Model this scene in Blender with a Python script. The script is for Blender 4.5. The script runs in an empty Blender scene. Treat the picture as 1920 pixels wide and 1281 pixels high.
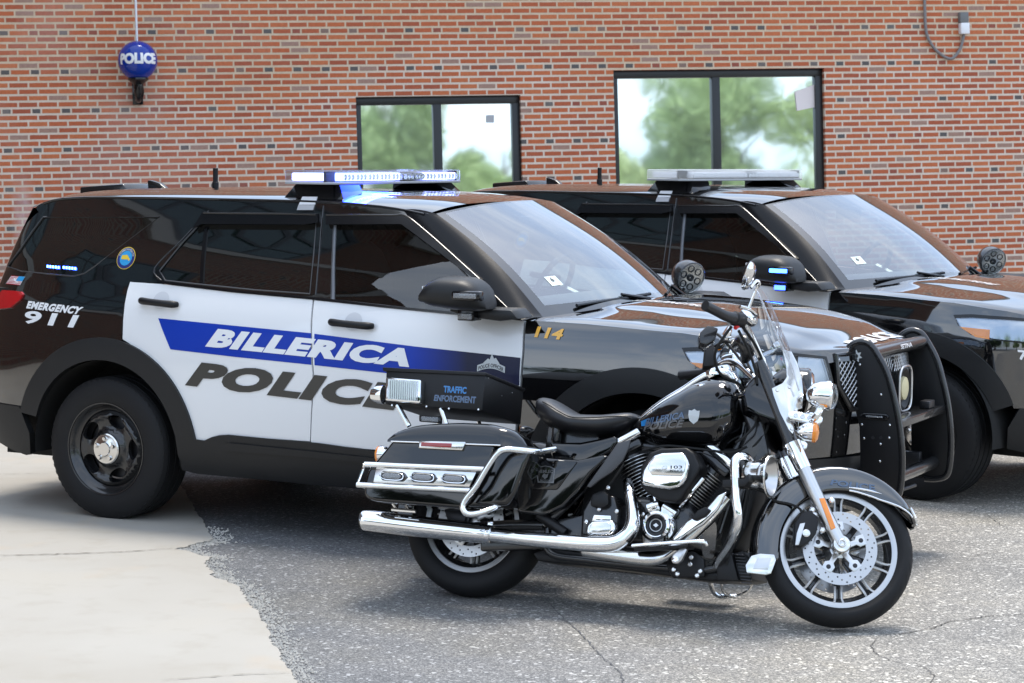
import bpy, bmesh, math, random
from mathutils import Vector, Matrix, geometry
random.seed(7)
PI = math.pi
SC = bpy.context.scene
COL = SC.collection
def rad(d): return math.radians(d)
# shared by the preprocessor and (pasted) by the scene
import math
def pchip(P):
    xs=[p[0] for p in P];ys=[p[1] for p in P];n=len(xs)
    h=[xs[i+1]-xs[i] for i in range(n-1)];d=[(ys[i+1]-ys[i])/h[i] for i in range(n-1)]
    m=[d[0]]+[0 if d[i-1]*d[i]<=0 else 2*d[i-1]*d[i]/(d[i-1]+d[i]) for i in range(1,n-1)]+[d[-1]]
    def f(x):
        if x<=xs[0]: return ys[0]+m[0]*(x-xs[0])
        if x>=xs[-1]: return ys[-1]+m[-1]*(x-xs[-1])
        i=0
        while x>xs[i+1]: i+=1
        t=(x-xs[i])/h[i]
        return (ys[i]*(1+2*t)*(1-t)**2+h[i]*m[i]*t*(1-t)**2+ys[i+1]*t*t*(3-2*t)+h[i]*m[i+1]*t*t*(t-1))
    return f
def catmull(P,n=8,closed=False):
    out=[];N=len(P);D=len(P[0])
    rng=range(N) if closed else range(N-1)
    for i in rng:
        if closed: a,b,c,d=P[i-1],P[i],P[(i+1)%N],P[(i+2)%N]
        else: a,b,c,d=P[max(i-1,0)],P[i],P[i+1],P[min(i+2,N-1)]
        for k in range(n):
            t=k/n
            out.append(tuple(.5*(2*b[j]+(c[j]-a[j])*t+(2*a[j]-5*b[j]+4*c[j]-d[j])*t*t+(3*b[j]-a[j]-3*c[j]+d[j])*t**3) for j in range(D)))
    if not closed: out.append(tuple(P[-1]))
    return out
PLAN=[(-1.08,0),(-1.07,-.35),(-1.03,-.62),(-.96,-.78),(-.84,-.89),(-.62,-.955),(-.3,-.983),(0,-.99),(.6,-.992),(1.2,-.993),(1.8,-.993),(2.4,-.992),(2.8,-.99),(3.1,-.985),(3.3,-.965),(3.48,-.92),(3.64,-.83),(3.77,-.70),(3.86,-.55),(3.93,-.35),(3.96,-.15),(3.965,0)]
_pc=catmull(PLAN,10)
_t=[0]
for i in range(1,len(_pc)): _t.append(_t[-1]+math.dist(_pc[i],_pc[i-1]))
_i0=min(range(len(_pc)),key=lambda i:abs(_pc[i][0])+(0 if _pc[i][1]<-.9 else 9))
_t=[a-_t[_i0] for a in _t]
GZ=pchip([(.22,.12),(.30,.06),(.40,.025),(.55,.006),(.70,0),(.88,.0),(1.0,.012),(1.10,.034),(1.18,.062),(1.24,.088),(1.4,.15),(1.55,.222),(1.66,.276),(1.71,.302),(1.745,.325),(1.76,.34)])
import bisect
def plan(t):
    i=min(max(bisect.bisect(_t,t)-1,0),len(_t)-2);k=(t-_t[i])/(_t[i+1]-_t[i])
    x=_pc[i][0]+k*(_pc[i+1][0]-_pc[i][0]);y=_pc[i][1]+k*(_pc[i+1][1]-_pc[i][1])
    # smoothed tangent
    def tan(j):
        a=_pc[max(j-1,0)];b=_pc[min(j+1,len(_pc)-1)];return (b[0]-a[0],b[1]-a[1])
    A=tan(i);B=tan(i+1);tx=A[0]+k*(B[0]-A[0]);ty=A[1]+k*(B[1]-A[1]);L=math.hypot(tx,ty)
    return x,y,tx/L,ty/L
def S(t,z,off=0.0):
    x,y,tx,ty=plan(t);o=off-GZ(z)
    return (x+ty*o,y-tx*o,z)   # outward normal = (ty,-tx)

# ---------- object helpers ----------
def tag(o, label=None, cat=None, group=None, kind=None):
    if label: o['label'] = label
    if cat: o['category'] = cat
    if group: o['group'] = group
    if kind: o['kind'] = kind
    return o
def empty(name, loc=(0, 0, 0), rot=None, parent=None):
    o = bpy.data.objects.new(name, None); COL.objects.link(o)
    o.empty_display_size = .2
    if rot is not None: o.matrix_world = rot
    else: o.location = loc
    if parent: o.parent = parent
    return o
def link(name, me, mat, parent=None, smooth=True, angle=35, mats=None):
    for m in (mats or [mat]): me.materials.append(m)
    o = bpy.data.objects.new(name, me); COL.objects.link(o)
    if parent: o.parent = parent
    if smooth:
        me.polygons.foreach_set('use_smooth', [True] * len(me.polygons))
        if angle: me.set_sharp_from_angle(angle=rad(angle))
    return o
class MB:
    """collects shapes into one mesh"""
    def __init__(s): s.V = []; s.F = []
    def add(s, V, F, M=None):
        k = len(s.V)
        s.V += [tuple(M @ Vector(v)) if M else tuple(v) for v in V]; s.F += [tuple(i + k for i in f) for f in F]; return s
    def box(s, a, b, M=None):
        (x0, y0, z0), (x1, y1, z1) = a, b
        V = [(x0,y0,z0),(x1,y0,z0),(x1,y1,z0),(x0,y1,z0),(x0,y0,z1),(x1,y0,z1),(x1,y1,z1),(x0,y1,z1)]
        return s.add(V, [(0,3,2,1),(4,5,6,7),(0,1,5,4),(1,2,6,5),(2,3,7,6),(3,0,4,7)], M)
    def prism(s, P, y0, y1, M=None):
        """outline P of (x,z) extruded between y0 and y1"""
        n = len(P); A = sum(P[i][0]*P[(i+1)%n][1]-P[(i+1)%n][0]*P[i][1] for i in range(n))
        if A < 0: P = P[::-1]
        if y0 > y1: y0, y1 = y1, y0
        V = [(x, y0, z) for x, z in P] + [(x, y1, z) for x, z in P]
        F = [tuple(range(n)), tuple(range(2*n-1, n-1, -1))] + [(i, i+n, (i+1)%n+n, (i+1)%n) for i in range(n)]
        return s.add(V, F, M)
    def lathe(s, prof, o=(0,0,0), ax=(0,0,1), n=32, cap=True, sx=1.0):
        """prof of (r,h) round the axis"""
        ax = Vector(ax).normalized(); u = ax.orthogonal().normalized()
        if abs(ax.z) < .9: u = Vector((0,0,1)).cross(ax).normalized()
        w = ax.cross(u); o = Vector(o); V = []; F = []
        for r, h in prof:
            for k in range(n):
                a = 2*PI*k/n; V.append(o + ax*h + u*(r*sx*math.cos(a)) + w*(r*math.sin(a)))
        for j in range(len(prof)-1):
            for k in range(n):
                a, b = j*n+k, j*n+(k+1) % n; F.append((a, b, b+n, a+n))
        if cap:
            if prof[0][0] > 1e-5: F.append(tuple(range(n-1, -1, -1)))
            if prof[-1][0] > 1e-5: F.append(tuple(range((len(prof)-1)*n, len(prof)*n)))
        return s.add(V, F)
    def cyl(s, a, b, r, n=20, r2=None, bev=.0):
        a = Vector(a); b = Vector(b); L = (b-a).length; r2 = r if r2 is None else r2
        pr = [(r, 0), (r2, L)] if not bev else [(r-bev, 0), (r, bev), (r2, L-bev), (r2-bev, L)]
        return s.lathe(pr, a, b-a, n)
    def tube(s, P, r, n=12, sm=6, closed=False, flat=1.0):
        """P of 3D points, r a radius or a list"""
        P = [tuple(p) for p in P]
        R = r if isinstance(r, (list, tuple)) else [r]*len(P)
        Q = catmull([p+(R[i],) for i, p in enumerate(P)], sm, closed) if sm > 1 else [p+(R[i],) for i, p in enumerate(P)]
        m = len(Q); V = []; F = []; prev = None
        for i in range(m):
            a = Vector(Q[(i-1) % m][:3]) if (i or closed) else Vector(Q[0][:3]); b = Vector(Q[(i+1) % m][:3]) if (i < m-1 or closed) else Vector(Q[-1][:3])
            t = (b-a).normalized()
            if prev is None: u = t.orthogonal().normalized()
            else: u = (prev - t*prev.dot(t)).normalized()
            prev = u; w = t.cross(u)
            for k in range(n):
                an = 2*PI*k/n; V.append(Vector(Q[i][:3]) + (u*math.cos(an) + w*math.sin(an)*flat)*Q[i][3])
        for i in range(m if closed else m-1):
            j = (i+1) % m
            for k in range(n): F.append((i*n+k, i*n+(k+1)%n, j*n+(k+1)%n, j*n+k))
        if not closed: F += [tuple(range(n-1,-1,-1)), tuple(range((m-1)*n, m*n))]
        return s.add(V, F)
    def hull(s, top, bot, hw, xs, y0=0, e=2.4, n=28, ez=None):
        """body between top(x) and bot(x) curves with half width hw(x)"""
        T, B, H = pchip(top), pchip(bot), pchip(hw); ez = ez or e; V = []; F = []
        for x in xs:
            zt, zb, h = T(x), B(x), max(H(x), .002)
            c = (zt+zb)/2; hz = max((zt-zb)/2, .002)
            for k in range(n):
                a = 2*PI*k/n; ca, sa = math.cos(a), math.sin(a)
                V.append((x, y0 + h*math.copysign(abs(ca)**(2/e), ca), c + hz*math.copysign(abs(sa)**(2/ez), sa)))
        m = len(xs)
        for i in range(m-1):
            for k in range(n): F.append((i*n+k, i*n+(k+1)%n, (i+1)*n+(k+1)%n, (i+1)*n+k))
        F += [tuple(range(n-1,-1,-1)), tuple(range((m-1)*n, m*n))]
        return s.add(V, F)
    def grid(s, rows):
        n = len(rows[0]); V = [p for r in rows for p in r]
        F = [(i*n+j, i*n+j+1, (i+1)*n+j+1, (i+1)*n+j) for i in range(len(rows)-1) for j in range(n-1)]
        return s.add(V, F)
    def done(s, name, mat, parent=None, bevel=0, seg=2, smooth=True, angle=35, M=None, weld=False):
        me = bpy.data.meshes.new(name)
        V = [tuple(M @ Vector(v)) for v in s.V] if M else s.V
        me.from_pydata([tuple(v) for v in V], [], s.F); me.update()
        bm = bmesh.new(); bm.from_mesh(me)
        if weld: bmesh.ops.remove_doubles(bm, verts=bm.verts, dist=1e-5)
        bmesh.ops.recalc_face_normals(bm, faces=bm.faces)
        if bevel:
            es = [e for e in bm.edges if len(e.link_faces) == 2 and e.calc_face_angle() > rad(28)]
            bmesh.ops.bevel(bm, geom=es, offset=bevel, segments=seg, affect='EDGES', profile=.5, clamp_overlap=True)
        bm.to_mesh(me); bm.free()
        return link(name, me, mat, parent, smooth, angle)
def lin(a, b, n): return [a + (b-a)*i/(n-1) for i in range(n)]
def inside(x, y, P):
    c = False; j = len(P)-1
    for i in range(len(P)):
        if (P[i][1] > y) != (P[j][1] > y) and x < (P[j][0]-P[i][0])*(y-P[i][1])/(P[j][1]-P[i][1]) + P[i][0]: c = not c
        j = i
    return c
def dens(P, step):
    out = []
    for i in range(len(P)):
        a, b = P[i], P[(i+1) % len(P)]; k = max(1, int(math.dist(a, b)/step))
        out += [(a[0]+(b[0]-a[0])*j/k, a[1]+(b[1]-a[1])*j/k) for j in range(k)]
    return out
def tri(P, holes, step):
    """triangulate outline with holes in 2D, dense inside"""
    P = dens(P, step); H = [dens(h, step) for h in holes]
    V = []; E = []
    for L in [P]+H:
        k = len(V); V += [Vector(p) for p in L]; E += [(k+i, k+(i+1) % len(L)) for i in range(len(L))]
    nb = len(V)
    x0, x1 = min(p[0] for p in P), max(p[0] for p in P); y0, y1 = min(p[1] for p in P), max(p[1] for p in P)
    def near(x, y):
        for v in V[:nb]:
            if abs(v.x-x) < step*.45 and abs(v.y-y) < step*.45: return True
    x = x0 + step/2
    while x < x1:
        y = y0 + step/2
        while y < y1:
            if inside(x, y, P) and not any(inside(x, y, h) for h in H) and not near(x, y): V.append(Vector((x, y)))
            y += step
        x += step
    r = geometry.delaunay_2d_cdt(V, E, [], 0, 1e-6)
    W = [tuple(v) for v in r[0]]; F = []
    for f in r[2]:
        cx = sum(W[i][0] for i in f)/len(f); cy = sum(W[i][1] for i in f)/len(f)
        if inside(cx, cy, P) and not any(inside(cx, cy, h) for h in H): F.append(tuple(f))
    return W, F, [P]+H
def panel(name, P, mat, parent, side=-1, off=0.0, holes=(), step=.05, thick=.012, surf=None, sharp=False):
    """outline P in (t,z) laid on the side surface; side=-1 near, +1 far (mirrored)"""
    surf = surf or S
    W, F, loops = tri(P, list(holes), step)
    def pt(t, z, o): x, y, zz = surf(t, z, o); return Vector((x, y if side < 0 else -y, zz))
    V = [pt(t, z, off) for t, z in W]; N = []
    for t, z in W:
        a = pt(t+.004, z, off)-pt(t-.004, z, off); b = pt(t, z+.004, off)-pt(t, z-.004, off)
        nn = a.cross(b).normalized(); N.append(nn if side < 0 else -nn)
    FF = []
    for f in F:
        g = (V[f[1]]-V[f[0]]).cross(V[f[2]]-V[f[0]])
        FF.append(f if g.dot(N[f[0]]) > 0 else f[::-1])
    nf = len(FF); LN = [N[i] for f in FF for i in f]
    if thick:
        for L in loops:
            k = len(V)
            V += [pt(t, z, off) for t, z in L] + [pt(t, z, off-thick) for t, z in L]; n = len(L)
            for i in range(n):
                f = (k+i, k+(i+1) % n, k+(i+1) % n+n, k+i+n)
                g = (V[f[1]]-V[f[0]]).cross(V[f[2]]-V[f[0]])
                FF.append(f); LN += [g.normalized() if g.length > 1e-9 else Vector((0,0,1))]*4
    me = bpy.data.meshes.new(name); me.from_pydata([tuple(v) for v in V], [], FF); me.update()
    me.polygons.foreach_set('use_smooth', [True]*len(me.polygons))
    me.normals_split_custom_set([tuple(v) for v in LN])
    me.materials.append(mat); o = bpy.data.objects.new(name, me); COL.objects.link(o); o.parent = parent
    return o
_tc = {}
def text_geo(txt, bold=.0, space=1.0):
    k = (txt, bold, space)
    if k in _tc: return _tc[k]
    c = bpy.data.curves.new('t', 'FONT'); c.body = txt; c.size = 1; c.offset = bold; c.space_character = space; c.resolution_u = 4
    o = bpy.data.objects.new('t', c); COL.objects.link(o)
    dg = bpy.context.evaluated_depsgraph_get(); m = o.evaluated_get(dg).to_mesh()
    V = [(v.co.x, v.co.y) for v in m.vertices]; F = [tuple(p.vertices) for p in m.polygons]
    o.evaluated_get(dg).to_mesh_clear(); bpy.data.objects.remove(o); bpy.data.curves.remove(c)
    x0, x1 = min(v[0] for v in V), max(v[0] for v in V); y0, y1 = min(v[1] for v in V), max(v[1] for v in V)
    V = [((x-x0)/(x1-x0), (y-y0)/(y1-y0)) for x, y in V]
    bm = bmesh.new(); vs = [bm.verts.new((x, y, 0)) for x, y in V]
    for f in F:
        try: bm.faces.new([vs[i] for i in f])
        except ValueError: pass
    for k in range(1, 26): bmesh.ops.bisect_plane(bm, geom=bm.verts[:]+bm.edges[:]+bm.faces[:], plane_co=(k/26, 0, 0), plane_no=(1, 0, 0), dist=1e-6)
    for k in range(1, 5): bmesh.ops.bisect_plane(bm, geom=bm.verts[:]+bm.edges[:]+bm.faces[:], plane_co=(0, k/5, 0), plane_no=(0, 1, 0), dist=1e-6)
    bm.verts.index_update(); V = [(v.co.x, v.co.y) for v in bm.verts]; F = [tuple(v.index for v in f.verts) for f in bm.faces]; bm.free()
    _tc[k] = (V, F); return V, F
def text(name, txt, corners, mat, parent, mapf, bold=.02, space=1.0):
    """corners TL,TR,BR,BL in the 2D space of mapf(a,b)->3D"""
    V, F = text_geo(txt, bold, space); TL, TR, BR, BL = corners; out = []
    for x, y in V:
        a = [(TL[i]*(1-x)+TR[i]*x)*y + (BL[i]*(1-x)+BR[i]*x)*(1-y) for i in (0, 1)]
        out.append(tuple(mapf(*a)))
    me = bpy.data.meshes.new(name); me.from_pydata(out, [], F); me.update()
    return link(name, me, mat, parent, smooth=False)
# ---------- node helpers ----------
class NT:
    def __init__(s, m): s.t = m.node_tree; s.n = s.t.nodes; s.l = s.t.links
    def new(s, ty, **k):
        n = s.n.new(ty)
        for a, v in k.items(): setattr(n, a, v)
        return n
    def val(s, x, inp):
        if isinstance(x, bpy.types.NodeSocket): s.l.new(x, inp)
        elif x is not None: inp.default_value = x
    def m(s, op, a, b=None, c=None, clamp=False):
        n = s.new('ShaderNodeMath', operation=op, use_clamp=clamp)
        for i, x in enumerate((a, b, c)):
            if x is not None: s.val(x, n.inputs[i])
        return n.outputs[0]
    def noise(s, vec, scale, detail=4, rough=.55, out='Fac', dim='3D'):
        n = s.new('ShaderNodeTexNoise', noise_dimensions=dim); s.val(vec, n.inputs['Vector']); n.inputs['Scale'].default_value = scale
        n.inputs['Detail'].default_value = detail; n.inputs['Roughness'].default_value = rough; return n.outputs[out]
    def ramp(s, fac, st, interp='LINEAR'):
        n = s.new('ShaderNodeValToRGB'); s.val(fac, n.inputs[0]); r = n.color_ramp; r.interpolation = interp
        while len(r.elements) < len(st): r.elements.new(.5)
        for e, (p, c) in zip(r.elements, st): e.position = p; e.color = tuple(c)+(1,) if len(c) == 3 else c
        return n.outputs[0]
    def mix(s, f, a, b):
        n = s.new('ShaderNodeMix', data_type='RGBA'); s.val(f, n.inputs[0])
        for x, i in ((a, 6), (b, 7)):
            if isinstance(x, tuple): x = x+(1,) if len(x) == 3 else x
            s.val(x, n.inputs[i])
        return n.outputs[2]
    def bump(s, h, st=.3, d=.01):
        n = s.new('ShaderNodeBump'); s.val(h, n.inputs['Height']); n.inputs['Strength'].default_value = st; n.inputs['Distance'].default_value = d; return n.outputs[0]
    def obj(s): return s.new('ShaderNodeTexCoord').outputs['Object']
def mat(name, col=(.5,.5,.5), rough=.5, metal=0, coat=0, spec=.5, emis=None, es=0, trans=0, bump=None, ior=None, var=0, alpha=1, vscale=6, rvar=0):
    m = bpy.data.materials.new(name); m.use_nodes = True; t = NT(m); b = t.n['Principled BSDF']
    b.inputs['Base Color'].default_value = tuple(col)+(1,); b.inputs['Roughness'].default_value = rough; b.inputs['Metallic'].default_value = metal
    b.inputs['Coat Weight'].default_value = coat; b.inputs['Coat Roughness'].default_value = .02; b.inputs['Specular IOR Level'].default_value = spec
    b.inputs['Transmission Weight'].default_value = trans; b.inputs['Alpha'].default_value = alpha
    if ior: b.inputs['IOR'].default_value = ior
    if emis: b.inputs['Emission Color'].default_value = tuple(emis)+(1,); b.inputs['Emission Strength'].default_value = es
    if var or rvar or bump:
        o = t.obj(); nz = t.noise(o, vscale, 5)
        if var:
            t.val(t.mix(nz, tuple(c*(1-var) for c in col), tuple(min(1, c*(1+var)) for c in col)), b.inputs['Base Color'])
        if rvar: t.val(t.m('MULTIPLY_ADD', nz, rvar*2, rough-rvar, True), b.inputs['Roughness'])
        if bump: t.val(t.bump(t.noise(o, bump[0], 4), bump[1], bump[2]), b.inputs['Normal'])
    return m
def stoch_glass(name, tint, refl, rough=.01, dark=None):
    """thin glass: tinted see-through mixed with mirror reflection"""
    m = bpy.data.materials.new(name); m.use_nodes = True; t = NT(m); t.n.remove(t.n['Principled BSDF'])
    tr = t.new('ShaderNodeBsdfTransparent'); tr.inputs[0].default_value = tuple(tint)+(1,)
    gl = t.new('ShaderNodeBsdfGlossy'); gl.inputs['Roughness'].default_value = rough; gl.inputs[0].default_value = (.95,.97,1,1)
    fr = t.new('ShaderNodeFresnel'); fr.inputs[0].default_value = 1.5
    f = t.m('MULTIPLY_ADD', fr.outputs[0], refl[1], refl[0], True)
    mx = t.new('ShaderNodeMixShader'); t.val(f, mx.inputs[0]); t.l.new(tr.outputs[0], mx.inputs[1]); t.l.new(gl.outputs[0], mx.inputs[2])
    t.l.new(mx.outputs[0], t.n['Material Output'].inputs[0]); return m
# ---------- materials ----------
M = {}
M['black_paint'] = mat('black_paint', (.0035,.0035,.004), .05, coat=1, spec=.6); M['black_paint'].node_tree.nodes['Principled BSDF'].inputs['Coat IOR'].default_value = 1.85
M['bike_paint'] = mat('bike_black_paint', (.003,.003,.0035), .06, coat=.6, spec=.5)
M['white_paint'] = mat('white_paint', (.80,.81,.82), .22, coat=.8)
M['cladding'] = mat('cladding', (.013,.0135,.0145), .42, spec=.35, bump=(900, .25, .001), rvar=.05)
M['rubber'] = mat('rubber', (.010,.010,.011), .66, spec=.3, var=.25, bump=(160, .3, .002))
M['black_trim'] = mat('black_trim', (.005,.005,.006), .14)
M['pillar'] = mat('pillar_black', (.005,.005,.006), .22, spec=.25)
M['matte_black'] = mat('matte_black', (.006,.006,.006), .75)
M['black_steel'] = mat('black_steel', (.012,.012,.013), .25, coat=.5, rvar=.06)
M['powder'] = mat('powder_coat', (.006,.006,.007), .45, spec=.35, bump=(700, .15, .001))
M['chrome'] = mat('chrome', (.86,.87,.88), .05, metal=1, rvar=.02)
M['satin'] = mat('satin_aluminium', (.62,.62,.62), .3, metal=1, rvar=.06, var=.08)
M['rotor'] = mat('rotor_steel', (.50,.50,.50), .32, metal=1, rvar=.05)
M['brushed'] = mat('polished_steel', (.75,.74,.72), .16, metal=1, rvar=.05)
M['dark_metal'] = mat('dark_metal', (.05,.05,.055), .4, metal=.8, rvar=.1)
M['leather'] = mat('leather', (.012,.012,.014), .38, bump=(220, .35, .002))
M['dark_glass'] = mat('tinted_glass', (.004,.005,.005), .012, coat=1, spec=.8, ior=1.6)
M['front_glass'] = stoch_glass('front_side_glass', (.30,.34,.31), (.05,.9))
M['windshield'] = stoch_glass('windshield_glass', (.66,.76,.76), (.22,1.2))
M['clear'] = stoch_glass('clear_plastic', (.95,.97,.98), (.0,.55))
M['lens'] = mat('clear_lens', (.85,.87,.9), .08, trans=.75, spec=.6)
M['blue_vinyl'] = mat('blue_vinyl', (.002,.036,.38), .35, coat=.1, spec=.25)
M['white_vinyl'] = mat('white_vinyl', (.80,.81,.82), .3, coat=.4)
M['char_vinyl'] = mat('charcoal_vinyl', (.030,.029,.025), .3, coat=.4)
M['gold_vinyl'] = mat('gold_vinyl', (.85,.45,.06), .3, coat=.4)
M['ghost'] = mat('ghost_vinyl', (.055,.10,.18), .2, coat=.6)
M['ghost_blue'] = mat('ghost_blue_vinyl', (.01,.16,.42), .2, coat=.6)
M['ghost_gray'] = mat('ghost_gray_vinyl', (.11,.11,.115), .25, coat=.6)
M['silver_vinyl'] = mat('silver_vinyl', (.52,.55,.56), .3, coat=.3)
M['red_lens'] = mat('red_lens', (.45,.008,.012), .08, coat=1)
M['red_refl'] = mat('red_reflector', (.30,.02,.02), .25, coat=1)
M['amber'] = mat('amber_lens', (.85,.26,.015), .15, coat=1)
M['red_plastic'] = mat('red_plastic', (.6,.02,.02), .35)
M['led_blue'] = mat('blue_led', (.1,.2,.9), .3, emis=(.03,.09,1.0), es=28)
M['led_white'] = mat('blue_white_led', (.5,.6,1), .3, emis=(.34,.40,1.0), es=2.6)
M['led_hot'] = mat('hot_blue_led', (.5,.6,1), .3, emis=(.13,.20,1.0), es=5)
M['bolt'] = mat('bolt_steel', (.75,.75,.75), .25, metal=1)
M['sticker'] = mat('inspection_sticker', (.62,.70,.68), .5)
M['seal_blue'] = mat('seal_blue', (.03,.30,.62), .35); M['seal_navy'] = mat('seal_navy', (.02,.03,.16), .35)
M['seal_gold'] = mat('seal_gold', (.72,.50,.05), .35); M['flag_red'] = mat('flag_red', (.45,.02,.03), .35)
M['interior'] = mat('interior_trim', (.045,.05,.055), .7); M['seatcloth'] = mat('seat_cloth', (.03,.03,.032), .85)
M['dash'] = mat('dashboard', (.22,.23,.24), .8)
M['cream'] = mat('speaker_cream', (.62,.55,.33), .5)

def concrete():
    m = bpy.data.materials.new('concrete'); m.use_nodes = True; t = NT(m); b = t.n['Principled BSDF']; o = t.obj()
    big = t.noise(o, .55, 4); mid = t.noise(o, 5, 5, .6); fine = t.noise(o, 420, 3, .8)
    c = t.ramp(big, [(.3, (.36,.335,.29)), (.55, (.41,.39,.35)), (.75, (.43,.40,.34))])
    c = t.mix(t.m('MULTIPLY', t.m('SUBTRACT', mid, .52, clamp=True), 2.2, clamp=True), c, (.33,.30,.245))
    c = t.mix(t.m('MULTIPLY_ADD', fine, 2.2, -.85, True), t.mix(.22, c, (.22,.20,.17)), c)
    st = t.noise(o, 1.6, 3, .6); c = t.mix(t.m('MULTIPLY', t.m('SUBTRACT', st, .60, clamp=True), 3, clamp=True), c, (.43,.34,.24))
    t.val(c, b.inputs['Base Color']); b.inputs['Roughness'].default_value = .85
    t.val(t.bump(t.m('ADD', fine, t.m('MULTIPLY', mid, .6)), .35, .003), b.inputs['Normal']); return m
def asphalt():
    m = bpy.data.materials.new('asphalt'); m.use_nodes = True; t = NT(m); b = t.n['Principled BSDF']; o = t.obj()
    v = t.new('ShaderNodeTexVoronoi'); v.inputs['Scale'].default_value = 150; t.val(o, v.inputs['Vector'])
    v2 = t.new('ShaderNodeTexVoronoi'); v2.inputs['Scale'].default_value = 75; t.val(o, v2.inputs['Vector'])
    sep = t.new('ShaderNodeSeparateColor'); t.val(v.outputs['Color'], sep.inputs[0])
    sep2 = t.new('ShaderNodeSeparateColor'); t.val(v2.outputs['Color'], sep2.inputs[0])
    big = t.noise(o, .7, 5, .6); pat = t.noise(o, 3.5, 5, .65)
    c = t.ramp(sep.outputs[0], [(0, (.09,.09,.09)), (.45, (.155,.154,.151)), (.8, (.235,.23,.22)), (1, (.36,.35,.335))])
    c = t.mix(t.m('GREATER_THAN', sep2.outputs[1], .955), c, (.46,.455,.44))
    dk = t.m('MULTIPLY_ADD', t.m('ADD', big, t.m('MULTIPLY', pat, .5)), 1.7, -.62, True)
    n = t.new('ShaderNodeMix', data_type='RGBA', blend_type='MULTIPLY'); n.inputs[0].default_value = 1; t.val(c, n.inputs[6])
    t.val(t.ramp(dk, [(0, (.62,.64,.68)), (.6, (1,1,1)), (1, (1.0,.97,.90))]), n.inputs[7])
    # darker and bluer strip along the concrete, paler and warmer toward the right
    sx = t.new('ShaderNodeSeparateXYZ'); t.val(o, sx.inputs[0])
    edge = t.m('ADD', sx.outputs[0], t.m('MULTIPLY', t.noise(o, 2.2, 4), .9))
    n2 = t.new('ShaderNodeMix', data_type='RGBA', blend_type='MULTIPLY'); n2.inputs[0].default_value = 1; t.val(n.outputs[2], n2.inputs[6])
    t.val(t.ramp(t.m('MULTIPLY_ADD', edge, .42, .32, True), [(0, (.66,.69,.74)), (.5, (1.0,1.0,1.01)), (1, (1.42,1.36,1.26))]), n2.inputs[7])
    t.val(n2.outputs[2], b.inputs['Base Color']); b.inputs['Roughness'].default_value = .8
    h = t.m('ADD', v.outputs['Distance'], t.m('MULTIPLY', t.noise(o, 300, 2), .5))
    t.val(t.bump(h, .55, .004), b.inputs['Normal']); return m
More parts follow.
